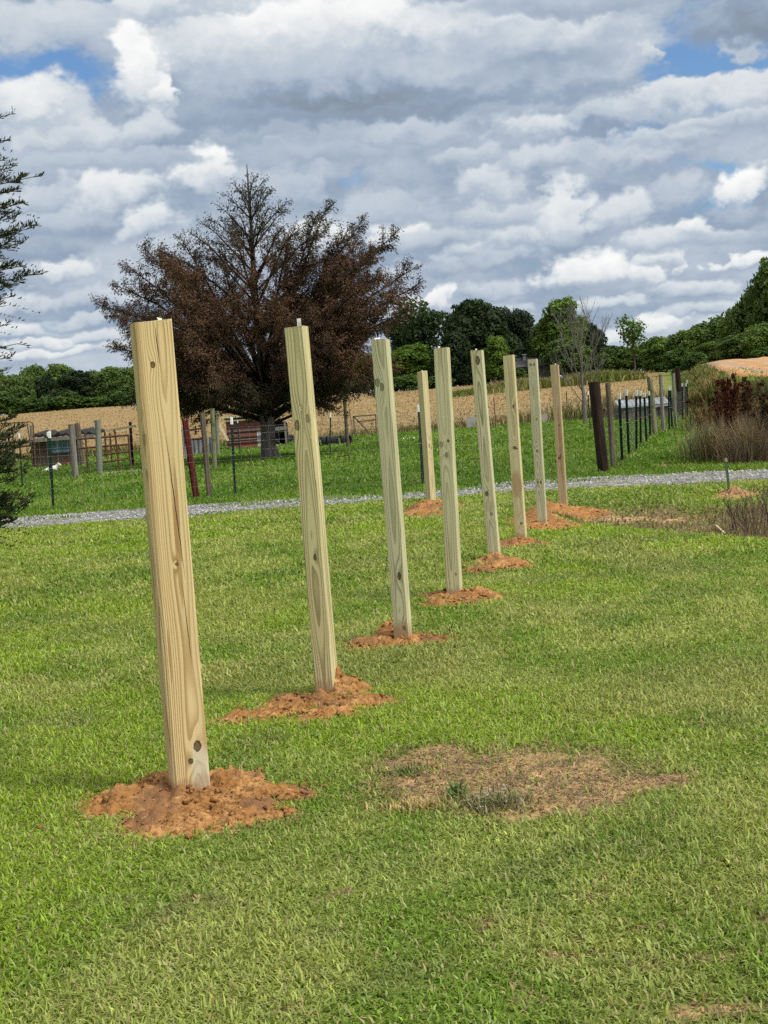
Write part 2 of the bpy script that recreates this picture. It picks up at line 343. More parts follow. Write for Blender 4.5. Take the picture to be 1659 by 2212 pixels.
def wood(name, light, dark, pith=(.02, .07), freq=170.0, knots=(), stains=(), seed=0.0, half=.04, amount=.75, splits=(), weather=0.0, drift=.016):
    """sawn timber: growth rings of a log with a wandering pith, knots that push the rings aside"""
    m, g = mat(name)
    p = ocoord(g); x, y, z = g.sep(p)[:3]
    w1 = g.noise(g.comb(seed, seed * 1.7, g.m('MULTIPLY', z, 1.0)), 1.0, 2, .5)
    w2 = g.noise(g.comb(seed + 9, 0.0, g.m('MULTIPLY', z, .8)), 1.0, 2, .5)
    cx = g.m('MULTIPLY_ADD', g.m('SUBTRACT', w1, .5), drift * 1.2, pith[0])
    cy = g.m('MULTIPLY_ADD', g.m('SUBTRACT', w2, .5), drift * 2.2, pith[1])
    dx = g.m('SUBTRACT', x, cx); dy = g.m('SUBTRACT', y, cy)
    r = g.m('SQRT', g.m('ADD', g.m('MULTIPLY', dx, dx), g.m('MULTIPLY', dy, dy)))
    fine = g.noise(g.v('MULTIPLY', p, (30, 30, 2.2)), 1.0, 3, .5)
    r = g.m('MULTIPLY_ADD', g.m('SUBTRACT', fine, .5), .0035, r)
    core = None; rim = None
    for kx, kz, ka, kb, kd in knots:                     # centre, half width, half height, darkness
        ex = g.m('DIVIDE', g.m('SUBTRACT', x, kx), ka); ez = g.m('DIVIDE', g.m('SUBTRACT', z, kz), kb)
        q = g.m('ADD', g.m('MULTIPLY', ex, ex), g.m('MULTIPLY', ez, ez))
        front = g.m('LESS_THAN', y, -half * .55)
        e2 = g.m('MULTIPLY', ez, .42)
        push = g.m('MULTIPLY', g.m('EXPONENT', g.m('MULTIPLY', g.m('ADD', g.m('MULTIPLY', ex, ex), g.m('MULTIPLY', e2, e2)), -.30)), g.m('MULTIPLY', front, ka * .8))
        r = g.m('ADD', r, push)
        qn = g.m('MULTIPLY_ADD', g.m('SUBTRACT', g.noise(g.v('MULTIPLY', p, (1, 1, .6)), 75, 4, .65), .5), 2.0, q)
        c1 = g.m('MULTIPLY', g.m('MULTIPLY', g.ss(qn, 1.25, .45), kd * .95), front)
        core = c1 if core is None else g.m('MAXIMUM', core, c1)
        r1 = g.m('MULTIPLY', g.m('MULTIPLY', g.ss(g.m('ABSOLUTE', g.m('SUBTRACT', qn, .85)), .35, .05), kd), front)
        rim = r1 if rim is None else g.m('MAXIMUM', rim, r1)
    ph = g.m('FRACT', g.m('MULTIPLY', g.m('MULTIPLY_ADD', g.noise(g.comb(g.m('MULTIPLY', r, 60), seed, 0.0), 1.0, 2, .5), .010, r), freq))
    late = g.m('MULTIPLY', g.ss(ph, .35, .88), g.ss(ph, 1.0, .94))
    var = g.noise(g.v('ADD', g.v('MULTIPLY', p, (14, 14, 1.1)), (seed, 0, 0)), 1.0, 3, .55)
    late = g.m('MULTIPLY', late, g.ss(var, .25, .7, .35, 1.0))
    c = g.mix(g.m('MULTIPLY', late, amount), light, dark)
    big = g.noise(g.v('ADD', g.v('MULTIPLY', p, (22, 22, 1.6)), (0, seed, 0)), 1.0, 4, .6)
    c = g.mix(g.ss(big, .45, .75, 0, .30), c, tuple(a * b for a, b in zip(light, (.82, .74, .60))))
    c = g.mix(g.ss(big, .42, .25, 0, .35), c, tuple(a * b for a, b in zip(light, (.86, 1.02, .92))))
    spk = g.noise(p, 240, 2, .6)
    c = g.mix(g.ss(spk, .68, .80, 0, .28), c, (.10, .085, .05))
    for sx_, sz_, aw, ah, sc, amt in stains:
        ex = g.m('DIVIDE', g.m('SUBTRACT', x, sx_), aw); ez = g.m('DIVIDE', g.m('SUBTRACT', z, sz_), ah)
        q = g.m('ADD', g.m('MULTIPLY', ex, ex), g.m('MULTIPLY', ez, ez))
        q = g.m('MULTIPLY_ADD', g.m('SUBTRACT', g.noise(g.v('MULTIPLY', p, (60, 60, 12)), 1.0, 4, .65), .5), 1.6, q)
        c = g.mix(g.m('MULTIPLY', g.ss(q, 1.2, .4), amt), c, sc)
    bump = g.m('MULTIPLY_ADD', late, -.35, g.m('MULTIPLY', fine, .25))
    if core is not None:
        c = g.mix(g.m('MULTIPLY', core, .88), c, (.070, .038, .016))
        c = g.mix(g.m('MULTIPLY', rim, .88), c, (.014, .009, .005))
        bump = g.m('SUBTRACT', bump, core)
    for sx0, z0, sx1, z1, wd in splits:                  # drying checks
        t = g.lin(z, z0, z1); lx = g.m('MULTIPLY_ADD', t, sx1 - sx0, sx0)
        lx = g.m('MULTIPLY_ADD', g.m('SUBTRACT', g.noise(g.comb(seed, 0.0, g.m('MULTIPLY', z, 14)), 1.0, 3, .5), .5), .006, lx)
        inside = g.m('MULTIPLY', g.m('GREATER_THAN', z, min(z0, z1)), g.m('LESS_THAN', z, max(z0, z1)))
        taper = g.m('MULTIPLY', g.m('MULTIPLY', t, g.m('SUBTRACT', 1.0, t)), 4.0)
        s_ = g.m('LESS_THAN', g.m('ABSOLUTE', g.m('SUBTRACT', x, lx)), g.m('MULTIPLY', taper, wd))
        s_ = g.m('MULTIPLY', g.m('MULTIPLY', s_, inside), g.m('LESS_THAN', y, 0.0))
        c = g.mix(g.m('MULTIPLY', s_, .9), c, (.03, .02, .012)); bump = g.m('SUBTRACT', bump, g.m('MULTIPLY', s_, 2.0))
    if weather > 0: c = g.mix(weather, c, (.27, .25, .21))
    finish(g, c, .88, bump, .5, .0025, .06)
    return m

# ------------------------------------------------------------------ ground masks
_dx = [-40, -5.2, -2.6, .26, 2.4, 3.6, 4.8, 14, 40]
def drive_near(x): return np.interp(x, _dx, [20.5, 19.1, 18.9, 19.0, 18.5, 17.9, 17.6, 15.6, 10])
def drive_far(x): return np.interp(x, _dx, [22.8, 21.3, 21.4, 20.7, 20.6, 20.0, 19.6, 17.8, 12.4])
def drive(x, y):
    w = (fbm(x * 1.1, y * 1.1, 31, 3) - .5) * 1.1
    return sst(y - drive_near(x) - .28 + w * 1.2, -.12, .25) * (1 - sst(y - drive_far(x) + .22 + w * 1.2, -.25, .12))
def drive_mid(x, y):       # grassy strip between the wheel tracks, only here and there
    c = (drive_near(x) + drive_far(x)) / 2 + .15
    return np.exp(-((y - c) / .42) ** 2) * sst(fbm(x * .45 + 3, y * .2, 41, 2), .30, .44)
PATCH = [(1085, 1670, 265, 50, 1.0), (1290, 1698, 130, 36, 1.0), (1450, 1690, 85, 18, .8), (900, 1660, 85, 36, .8), (1180, 1728, 150, 30, .95), (960, 1635, 80, 24, .8), (1010, 1702, 100, 26, .9),
         (1265, 1940, 45, 10, 0.65), (1560, 2078, 70, 20, 0.60), (1370, 2100, 60, 14, 0.56), (1650, 1990, 60, 18, 0.56), (1250, 2060, 90, 16, 0.60), (890, 1748, 60, 11, 0.47), (400, 1945, 50, 14, 0.47), (1510, 2195, 110, 24, 0.65), (1120, 2172, 80, 16, 0.60), (1010, 1990, 55, 12, 0.56), (320, 1985, 40, 12, 0.42), (760, 1950, 60, 11, 0.42), (1600, 2190, 60, 16, 0.56), (1380, 2010, 50, 10, 0.47), (640, 2180, 60, 14, 0.42)]
PG = []
for px, py, rx, ry, w in PATCH:
    c = ground(px, py); a = ground(px + rx, py); b = ground(px, py - ry); e = ground(px, py + ry)
    PG.append((c[0], c[1], abs(a[0] - c[0]), abs(b[1] - e[1]) / 2, w))
MOUNDS = []     # filled below, before the ground is made
def patch(x, y):
    wx = (fbm(x * 7, y * 7, 51, 4) - .5) * .24; wy = (fbm(x * 7 + 9, y * 7, 52, 4) - .5) * .26
    t = np.zeros(np.broadcast(x, y).shape)
    for cx, cy, rx, ry, w in PG:
        t = np.maximum(t, w * np.exp(-(((x + wx - cx) / rx) ** 2 + ((y + wy - cy) / ry) ** 2) * .9))
    return t
def rough(x, y):          # the unmown brown corner at the right
    ye = 13.2 - (x - 1.96) * 2.3 + (fbm(x * 2, y * 2, 61, 3) - .5) * .5
    return sst(y - ye, 0.0, .35) * sst(x + (fbm(x, y, 62, 3) - .5) * 1.2, 1.5, 2.2) * (1 - sst(y + (fbm(x * 1.4, y, 63, 3) - .5) * 1.4, 15.4, 16.6))
def straw(x, y):
    w = (fbm(x * .2, y * .2, 71, 3) - .5) * 4
    return sst(y + w * .4, 71.5, 74.5) * (1 - sst(x - lane(y) + 1.2 + w * .3, -1.0, .5)) * (1 - sst(y, 420, 470))

# bumps of spoil round each post: (px, py, radius m, height m)
MB_SPEC = [
 [(395, 1722, .15, .055), (350, 1700, .09, .075), (300, 1735, .13, .055), (385, 1775, .15, .045), (545, 1722, .13, .045), (640, 1720, .055, .035), (245, 1722, .07, .035), (490, 1760, .13, .05), (330, 1780, .11, .035), (600, 1765, .05, .03), (490, 1690, .09, .06)],
 [(738, 1495, .07, .125), (690, 1518, .10, .045), (640, 1520, .11, .065), (780, 1518, .10, .05), (590, 1545, .10, .035), (510, 1552, .09, .028), (700, 1545, .12, .035)],
 [(840, 1378, .07, .115), (870, 1385, .12, .05), (815, 1390, .11, .05), (920, 1384, .11, .045), (780, 1398, .09, .03), (955, 1382, .05, .03)],
 [(975, 1288, .13, .07), (1015, 1290, .13, .07), (950, 1303, .10, .045), (1055, 1292, .09, .035), (1000, 1302, .12, .03)],
 [(1065, 1213, .12, .09), (1090, 1222, .14, .07), (1040, 1232, .13, .045), (1125, 1226, .09, .04), (1020, 1237, .07, .03)],
 [(1110, 1176, .15, .075), (1140, 1176, .14, .06), (1165, 1178, .06, .04), (1095, 1184, .10, .04)],
 [(1158, 1125, .17, .15), (1180, 1133, .18, .09), (1150, 1140, .16, .07), (1220, 1138, .14, .05), (1195, 1142, .15, .04)],
 [(1190, 1104, .14, .13), (1215, 1106, .22, .10), (1250, 1106, .16, .09), (1280, 1110, .16, .05), (1300, 1110, .10, .04)],
 [(925, 1101, .20, .13), (945, 1100, .18, .13), (900, 1110, .15, .07), (930, 1112, .2, .06)],
]
MD = []
for spec in MB_SPEC:
    l = []
    for px, py, r, h in spec:
        c = ground(px, py); l.append((c[0], c[1], r * 1.06, h * (.80 if h < .1 else .95)))
    MD.append(l)
STAKE_B = ground(1577, 1066)
MD.append([(STAKE_B[0] + .05, STAKE_B[1] + .03, .11, .10), (STAKE_B[0] + .13, STAKE_B[1] - .10, .13, .05), (STAKE_B[0] - .08, STAKE_B[1] - .15, .13, .03)])
def mound_h(i, x, y):
    wx = (fbm(x * 9, y * 9, 80 + i, 4) - .5) * .12; wy = (fbm(x * 9 + 5, y * 9, 180 + i, 4) - .5) * .12
    t = np.zeros(np.broadcast(x, y).shape)
    for cx, cy, r, h in MD[i]:
        q = ((x + wx - cx) ** 2 + (y + wy - cy) ** 2) / r ** 2
        t = np.maximum(t, h * np.exp(-q * .8))
    return t
def spoil(x, y):
    t = np.zeros(np.broadcast(x, y).shape)
    for i in range(len(MD)): t = np.maximum(t, mound_h(i, x, y))
    return sst(t, .008, .022)
def spread(x, y):         # thin scatter of orange soil on the grass round the spoil and along the ditch
    t = np.zeros(np.broadcast(x, y).shape)
    for i in range(len(MD)): t = np.maximum(t, mound_h(i, x, y))
    return sst(t, .001, .014)
SANDY = []
for px, py, rx, ry in ((1440, 1006, 40, 5), (1495, 1006, 35, 5), (1330, 1116, 60, 8), (1370, 1117, 40, 8), (1445, 1122, 60, 10), (1420, 908, 80, 4), (1350, 909, 60, 3)):
    c = ground(px, py); a = ground(px + rx, py); b = ground(px, py - ry); e = ground(px, py + ry)
    SANDY.append((c[0], c[1], abs(a[0] - c[0]), abs(b[1] - e[1]) / 2))
def sandy(x, y):
    t = np.zeros(np.broadcast(x, y).shape)
    w = (fbm(x * 3, y * 3, 91, 3) - .5) * .5
    for cx, cy, rx, ry in SANDY:
        t = np.maximum(t, np.exp(-(((x + w - cx) / rx) ** 2 + ((y + w * 2 - cy) / (ry + .1)) ** 2)))
    return sst(t, .3, .7)

# ------------------------------------------------------------------ ground
def build_ground():
    def line(segs):
        out = [segs[0][0]]
        for a, b, st in segs:
            n = max(1, int(round((b - a) / st))); out += list(np.linspace(a, b, n + 1)[1:])
        return np.array(out)
    xs = line([(-1500, -200, 130), (-200, -60, 14), (-60, -20, 2.5), (-20, -6, .5), (-6, -1.5, .12), (-1.5, 2.2, .045), (2.2, 6, .12), (6, 26, .4), (26, 60, 2.5), (60, 200, 14), (200, 1500, 130)])
    ys = line([(-300, -20, 40), (-20, 1.6, 1.2), (1.6, 2.4, .2), (2.4, 8, .045), (8, 17, .09), (17, 23, .12), (23, 60, .5), (60, 100, 1.0), (100, 200, 3), (200, 600, 25), (600, 3000, 200)])
    X, Y = np.meshgrid(xs, ys); Z = H(X, Y)
    nx, ny = len(xs), len(ys)
    V = np.stack([X.ravel(), Y.ravel(), Z.ravel()], 1)
    i = np.arange((nx - 1) * (ny - 1)); r = i // (nx - 1); c = i % (nx - 1); a = r * nx + c
    F = np.stack([a, a + 1, a + nx + 1, a + nx], 1)
    m, g = mat('ground_soil_and_turf')
    p = wcoord(g)
    at_ = g.n('ShaderNodeAttribute', attribute_name='tint'); sr, sg, sb = g.sep(at_.outputs['Color'])[:3]   # bare soil, straw field, brown rough
    n1 = g.noise(p, 1.3, 5, .6); n2 = g.noise(p, 40, 6, .65); n3 = g.noise(p, 6.0, 5, .6)
    turf = g.mix(g.ss(n3, .35, .65), (.10, .135, .024), (.14, .17, .038))
    turf = g.mix(g.ss(n2, .45, .7), turf, (.16, .15, .055))
    turf = g.mix(g.ss(g.noise(p, .35, 4, .55), .4, .62), turf, (.085, .15, .018))
    soil = g.mix(g.ss(n2, .3, .7), (.27, .168, .078), (.43, .285, .135))
    soil = g.mix(g.ss(n3, .46, .60), soil, (.155, .105, .060))
    soil = g.mix(g.ss(g.noise(p, 17, 5, .7), .58, .66), soil, (.075, .052, .036))
    soil = g.mix(g.ss(g.noise(g.v('ADD', p, (3, 7, 0)), 4.0, 4, .6), .56, .68), soil, (.52, .33, .155))
    soil = g.mix(g.ss(g.noise(p, 90, 4, .7), .60, .72), soil, (.10, .065, .042))
    ps = g.v('MULTIPLY', p, (.25, 1.0, 1.0))
    st = g.mix(g.ss(g.noise(ps, .22, 4, .6), .38, .62), (.230, .158, .070), (.270, .190, .090))
    st = g.mix(g.ss(g.noise(ps, 1.9, 6, .7), .42, .68), st, (.215, .145, .062))
    st = g.mix(g.ss(g.noise(p, .12, 3, .6), .56, .68, 0, .5), st, (.19, .15, .06))
    ro = g.mix(g.ss(n2, .35, .7), (.125, .082, .045), (.20, .145, .078))
    ro = g.mix(g.ss(g.noise(p, 2.2, 5, .6), .42, .62), ro, (.10, .105, .035))
    c = g.mix(sb, turf, ro); c = g.mix(sr, c, soil); c = g.mix(sg, c, st)
    finish(g, c, .95, g.m('ADD', n2, g.m('MULTIPLY', n3, .6)), .7, .02, .1)
    col = np.zeros((len(V), 3)); x, y = V[:, 0], V[:, 1]
    pt = patch(x, y)
    col[:, 0] = np.clip(np.maximum.reduce([sst(pt, .28, .55), spread(x, y) * .9, sandy(x, y)]), 0, 1)
    col[:, 1] = straw(x, y); col[:, 2] = rough(x, y)
    o = npmesh('ground', V, F, m, col=col, smooth=True)
    tag(o, 'mown lawn, pasture and straw field running back to the trees', 'ground', kind='structure')
build_ground()

def build_driveway():
    xs = np.arange(-12, 14.01, .09); K = 26
    V = []; dist = []
    A = drive_near(xs) + (fbm(xs * 1.3, 0 * xs, 33, 3) - .5) * .55; Bq = drive_far(xs) + (fbm(xs * 1.3, 0 * xs + 7, 34, 3) - .5) * .6
    t = np.linspace(0, 1, K + 1)[None]; Y = A[:, None] + (Bq - A)[:, None] * t; X = np.repeat(xs[:, None], K + 1, 1)
    e = np.minimum(t, 1 - t) * (Bq - A)[:, None]
    Z = H(X, Y) + .004 + .028 * np.minimum(1, e / .25) + .012 * (vn(X * 14, Y * 14, 35) - .5) * np.minimum(1, e / .2) - np.where((t == 0) | (t == 1), .012, 0)
    V = np.stack([X, Y, Z], 2).reshape(-1, 3)
    n = K + 1
    F = [(i * n + k, (i + 1) * n + k, (i + 1) * n + k + 1, i * n + k + 1) for i in range(len(xs) - 1) for k in range(K)]
    m, g = mat('gravel'); p = wcoord(g)
    vo = g.n('ShaderNodeTexVoronoi', {'Vector': p, 'Scale': 22.0, 'Randomness': 1.0})
    r_ = g.sep(vo.outputs['Color'])[0]
    c = g.ramp(r_, [(0, (.065, .062, .058)), (.45, (.14, .135, .128)), (.8, (.24, .232, .222)), (1, (.40, .385, .36))])
    c = g.mix(g.ss(vo.outputs['Distance'], .55, .85), c, (.07, .068, .065))
    c = g.mix(g.ss(g.noise(p, 1.4, 4, .6), .50, .64, 0, .6), c, (.17, .165, .10))
    finish(g, c, .9, g.m('MULTIPLY', vo.outputs['Distance'], -1.0), .8, .02, .2)
    o = npmesh('driveway', np.array(V), np.array(F), m, smooth=True)
    tag(o, 'pale grey gravel driveway crossing between the lawn and the pasture', 'driveway', kind='structure')
    # loose stones on top and along the ragged edges
    N = 8000
    x = rng.uniform(-8, 7.5, N); t = rng.uniform(-.10, 1.10, N); y = drive_near(x) + (drive_far(x) - drive_near(x)) * t
    dm = drive(x, y); k = rng.random(N) < np.maximum(dm, .12); x = x[k]; y = y[k]; n = len(x)
    s = rng.uniform(.010, .026, n); z = H(x, y) + .022 * drive(x, y) + .006
    base = np.array([(1, 0, 0), (-1, 0, 0), (0, 1, 0), (0, -1, 0), (0, 0, .8), (0, 0, -.8)], float)
    Vs = base[None] * (s[:, None, None] * rng.uniform(.6, 1.3, (n, 6, 1))) + rng.normal(0, .15, (n, 6, 3)) * s[:, None, None]
    Vs += np.stack([x, y, z], 1)[:, None]
    T = np.array([(0, 2, 4), (2, 1, 4), (1, 3, 4), (3, 0, 4), (2, 0, 5), (1, 2, 5), (3, 1, 5), (0, 3, 5)])
    T = (T[None] + (np.arange(n) * 6)[:, None, None]).reshape(-1, 3)
    g_ = rng.uniform(.10, .40, n); cc = np.stack([g_, g_ * .975, g_ * .93], 1)
    m2, g2 = mat('loose_stone'); finish(g2, g2.n('ShaderNodeAttribute', attribute_name='tint').outputs['Color'], .85)
    tag(npmesh('gravel_stones', Vs.reshape(-1, 3), None, m2, col=np.repeat(cc, 6, 0), tris=T), 'loose grey stones scattered over the driveway and its edges', 'gravel', kind='stuff')
build_driveway()

def build_road():
    pts = [(25, 40), (20.5, 49), (18.0, 57), (18.9, 66), (21.0, 78), (23.0, 90), (25.2, 104), (31, 128)]
    V = []; F = []; K = 24; RC = []
    ss_ = []
    for i in range(len(pts) - 1):
        for t in np.arange(0, 1, .08): ss_.append(((1 - t) * pts[i][0] + t * pts[i + 1][0], (1 - t) * pts[i][1] + t * pts[i + 1][1]))
    sm = np.array(ss_)
    for _ in range(25): sm[1:-1] = (sm[:-2] + sm[1:-1] * 2 + sm[2:]) / 4
    for i, (x, y) in enumerate(sm):
        d = sm[min(i + 1, len(sm) - 1)] - sm[max(i - 1, 0)]; d = d / np.linalg.norm(d); nrm = np.array([d[1], -d[0]])
        for k in range(K + 1):
            t = k / K * 2 - 1
            w = 2.5 * (1 + .12 * (float(vn(y * .35, t * 3, 44)) - .5)); q = np.array([x, y]) + nrm * t * w
            z = float(H(*q)) + .03 + .10 * (1 - t * t) - .05 * math.exp(-((abs(t) - .45) / .16) ** 2) + .10 * sst(abs(t), .8, .95) * (1 - sst(abs(t), .95, 1.0)) - (.12 if k in (0, K) else 0)
            V.append((q[0], q[1], z)); RC.append((abs(t), 0, 0))
    n = K + 1
    F = [(i * n + k, i * n + k + 1, (i + 1) * n + k + 1, (i + 1) * n + k) for i in range(len(sm) - 1) for k in range(K)]
    m, g = mat('clay_road'); p = wcoord(g)
    n1 = g.noise(g.v('MULTIPLY', p, (1, .3, 1)), 1.2, 6, .65); n2 = g.noise(p, 6, 6, .65)
    c = g.mix(g.ss(n1, .38, .62), (.36, .185, .075), (.45, .275, .14))
    c = g.mix(g.ss(n2, .5, .7), c, (.28, .145, .06))
    tt = g.m('MULTIPLY_ADD', g.m('SUBTRACT', g.noise(p, .9, 5, .6), .5), .35, g.sep(g.n('ShaderNodeAttribute', attribute_name='tint').outputs['Color'])[0])
    c = g.mix(g.m('MULTIPLY', g.ss(g.m('ABSOLUTE', g.m('SUBTRACT', tt, .42)), .20, .08), .8), c, (.30, .215, .145))
    c = g.mix(g.ss(tt, .72, .95, 0, .6), c, (.42, .20, .075))
    c = g.mix(g.m('MULTIPLY', g.ss(tt, .16, .04), .5), c, (.25, .19, .09))
    finish(g, c, .95, n2, .6, .05, .1)
    tag(npmesh('dirt_road', np.array(V), np.array(F), m, smooth=True, col=np.array(RC)), 'orange clay dirt road climbing over the rise', 'dirt road', kind='structure')
build_road()

# ------------------------------------------------------------------ grass
def blades(x, y, L, wd, tilt, col, z=None, heading=None, curl=None, tipcol=None, wob=.0):
    n = len(x); z = H(x, y) if z is None else z
    hd = rng.uniform(0, 2 * np.pi, n) if heading is None else heading
    curl = rng.uniform(.3, 1.1, n) if curl is None else curl
    b = np.stack([x, y, z - .004], 1)
    sd = np.stack([-np.sin(hd), np.cos(hd), np.zeros(n)], 1) * (wd / 2)[:, None]
    def pt(t):
        ang = tilt + curl * t            # angle from vertical grows along the blade
        return ang
    a1 = tilt; a2 = np.minimum(tilt + curl, 2.0)
    f = np.stack([np.cos(hd), np.sin(hd), np.zeros(n)], 1)
    up = np.array([0, 0, 1.0])
    p1 = b + (f * np.sin(a1)[:, None] + up * np.cos(a1)[:, None]) * (L * .55)[:, None]
    p2 = p1 + (f * np.sin(a2)[:, None] + up * np.cos(a2)[:, None]) * (L * .45)[:, None]
    V = np.stack([b - sd * .8, b + sd * .8, p1 + sd, p1 - sd, p2], 1).reshape(-1, 3)
    o = (np.arange(n) * 5)[:, None]
    F = o + np.array([[0, 1, 2, 3]]); T = o + np.array([[3, 2, 4]])
    C = np.repeat(col[:, None], 5, 1)
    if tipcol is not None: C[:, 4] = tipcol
    return V, F, T, C.reshape(-1, 3)
def joinb(parts):
    V = []; F = []; T = []; C = []; o = 0
    for v, f, t, c in parts:
        V.append(v); F.append(f + o); T.append(t + o); C.append(c); o += len(v)
    return np.concatenate(V), np.concatenate(F), np.concatenate(T), np.concatenate(C)
def mixc(a, b, t): return np.asarray(a) * (1 - t[:, None]) + np.asarray(b) * t[:, None]
WEEDY = []
for px, py, rx, ry in ((230, 1365, 120, 24), (385, 1972, 70, 26), (770, 1992, 70, 22), (210, 1960, 80, 24), (1230, 1250, 160, 12), (1480, 1230, 140, 14), (540, 1610, 90, 18), (1560, 1560, 90, 26), (1180, 1860, 110, 22), (860, 2120, 90, 24), (150, 1560, 110, 20), (1400, 1830, 100, 20)):
    c = ground(px, py); a = ground(px + rx, py); b = ground(px, py - ry); e = ground(px, py + ry)
    WEEDY.append((c[0], c[1], abs(a[0] - c[0]), abs(b[1] - e[1]) / 2))
def weedy(x, y):
    wx = (fbm(x * 4, y * 4, 55, 3) - .5) * .3; t = np.zeros(len(x))
    for cx, cy, rx, ry in WEEDY: t = np.maximum(t, np.exp(-(((x + wx - cx) / rx) ** 2 + ((y + wx - cy) / ry) ** 2)))
    return sst(t, .2, .8)
def lawn_color(x, y):
    n = len(x)
    f1 = fbm(x * .8, y * .55, 101, 3); f2 = fbm(x * 3.2, y * 2.2, 102, 3); f3 = fbm(x * 1.7 + 4, y * 1.2, 103, 3)
    c = mixc((.145, .225, .030), (.275, .315, .082), sst(f2, .30, .68))
    c = mixc(c, np.tile((.215, .310, .026), (n, 1)), sst(f1, .48, .66) * .7)      # fresh yellow green drifts
    c = mixc(c, np.tile((.100, .170, .034), (n, 1)), sst(f3, .56, .72) * .55)     # darker weeds
    c = mixc(c, np.tile((.285, .285, .095), (n, 1)), sst(fbm(x * 1.1 + 7, y * .9, 104, 3), .55, .72) * .5)
    c = mixc(c, np.tile((.165, .185, .070), (n, 1)), weedy(x, y) * .5)
    j = rng.normal(0, 1, n); c = c * np.exp(j * .24)[:, None]
    u = rng.random(n)
    c = np.where((u < .07)[:, None], np.array([.42, .35, .17]) * rng.uniform(.7, 1.1, n)[:, None], c)   # dead straws
    c = np.where(((u > .07) & (u < .17))[:, None], np.array([.31, .37, .13]) * rng.uniform(.8, 1.15, n)[:, None], c)  # pale undersides
    return c
def build_grass():
    parts = []
    def zone(y0, y1, dens, L, wd, extra=.9, xlo=None, xhi=None):
        ar = (.285 * (y0 + y1) + 2 * extra) * (y1 - y0)
        N = int(ar * dens); y = rng.uniform(y0, y1, N); x = rng.uniform(-1, 1, N) * (.285 * y + extra)
        keep = rng.random(N) < 1 - np.clip(np.maximum.reduce([spoil(x, y) * 1.0, spread(x, y) * .55, sst(patch(x, y), .22, .55) * .93, sandy(x, y) * .85, np.clip(drive(x, y) * (1 - drive_mid(x, y) * .95), 0, 1) * .985, rough(x, y) * .62, straw(x, y)]), 0, 1)
        x = x[keep]; y = y[keep]; n = len(x)
        lf = .75 + .5 * fbm(x * 1.3, y * 1.3, 111, 2)
        l = L * rng.uniform(.55, 1.35, n) * lf
        tl = np.clip(rng.normal(.80, .38, n), .05, 1.35)
        c = lawn_color(x, y)
        rg = rough(x, y); c = np.where((rng.random(n) < rg * .75)[:, None], np.array([.20, .14, .075]) * rng.uniform(.5, 1.2, n)[:, None], c)
        pt = sst(patch(x, y), .12, .4); c = np.where((rng.random(n) < pt * .55)[:, None], np.array([.30, .22, .12]) * rng.uniform(.5, 1.1, n)[:, None], c)
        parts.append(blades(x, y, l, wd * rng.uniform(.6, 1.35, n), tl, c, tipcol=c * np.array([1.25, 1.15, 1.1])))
    zone(2.3, 4.2, 27000, .031, .0044)
    zone(4.2, 6.5, 17500, .032, .0050)
    zone(6.5, 10, 8600, .036, .0066)
    zone(10, 15, 3300, .048, .0105)
    zone(15, 19.4, 1700, .052, .015)
    for cx, cy, rx, ry, w in PG:
        N = int(6000 * rx * ry * 8) + 120; x = cx + rng.normal(0, rx * .75, N); y = cy + rng.normal(0, ry * .75, N); k = rng.random(N) < sst(patch(x, y), .15, .5) * .9; x = x[k]; y = y[k]; n = len(x)
        c = np.array([(.40, .27, .145), (.24, .16, .09), (.11, .078, .05), (.46, .33, .17), (.15, .19, .04)])[rng.choice(5, n, p=[.34, .24, .14, .18, .10])] * rng.uniform(.7, 1.2, n)[:, None]
        parts.append(blades(x, y, rng.uniform(.015, .045, n), rng.uniform(.0025, .005, n), rng.uniform(.9, 1.5, n), c))
    V, F, T, C = joinb(parts)
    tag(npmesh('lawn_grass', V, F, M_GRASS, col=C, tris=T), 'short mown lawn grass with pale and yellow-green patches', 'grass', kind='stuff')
    # driveway centre and pasture beyond
    parts.clear()
    def pasture(y0, y1, dens, L, wd):
        ar = (.285 * (y0 + y1) + 3) * (y1 - y0)
        N = int(ar * dens); y = rng.uniform(y0, y1, N); x = rng.uniform(-1, 1, N) * (.285 * y + 1.5)
        k = rng.random(N) < 1 - np.clip(np.maximum.reduce([np.clip(drive(x, y) * (1 - drive_mid(x, y) * .95), 0, 1) * .985, straw(x, y), sandy(x, y) * .9, sst(x - lane(y), 0, 1.5) * sst(y, 36, 42) * .6]), 0, 1)
        x = x[k]; y = y[k]; n = len(x)
        f = fbm(x * .25, y * .12, 121, 3); f2 = fbm(x * 1.2, y * .5, 122, 3)
        c = mixc((.085, .165, .018), (.145, .225, .034), sst(f2, .3, .7))
        c = mixc(c, np.tile((.075, .145, .020), (n, 1)), sst(f, .5, .68) * .6)
        c = c * np.exp(rng.normal(0, .2, n))[:, None]
        c = np.where((rng.random(n) < .05)[:, None], np.array([.28, .25, .12]), c)
        l = L * rng.uniform(.5, 1.5, n) * (.7 + .6 * f2)
        parts.append(blades(x, y, l, wd * rng.uniform(.6, 1.3, n), np.clip(rng.normal(.5, .3, n), .05, 1.2), c))
    pasture(19.4, 24, 1050, .07, .016)
    pasture(24, 34, 420, .10, .026)
    pasture(34, 50, 170, .12, .04)
    pasture(50, 74, 60, .13, .06)
    V, F, T, C = joinb(parts)
    tag(npmesh('pasture_grass', V, F, M_GRASS, col=C, tris=T), 'bright green pasture grass beyond the gravel driveway', 'grass', kind='stuff')
    # straw stubble on the field
    N = 60000; y = 72 + 92 * rng.random(N) ** 1.5; x = rng.uniform(-1, 1, N) * (.29 * y + 4)
    k = rng.random(N) < straw(x, y); x = x[k]; y = y[k]; n = len(x)
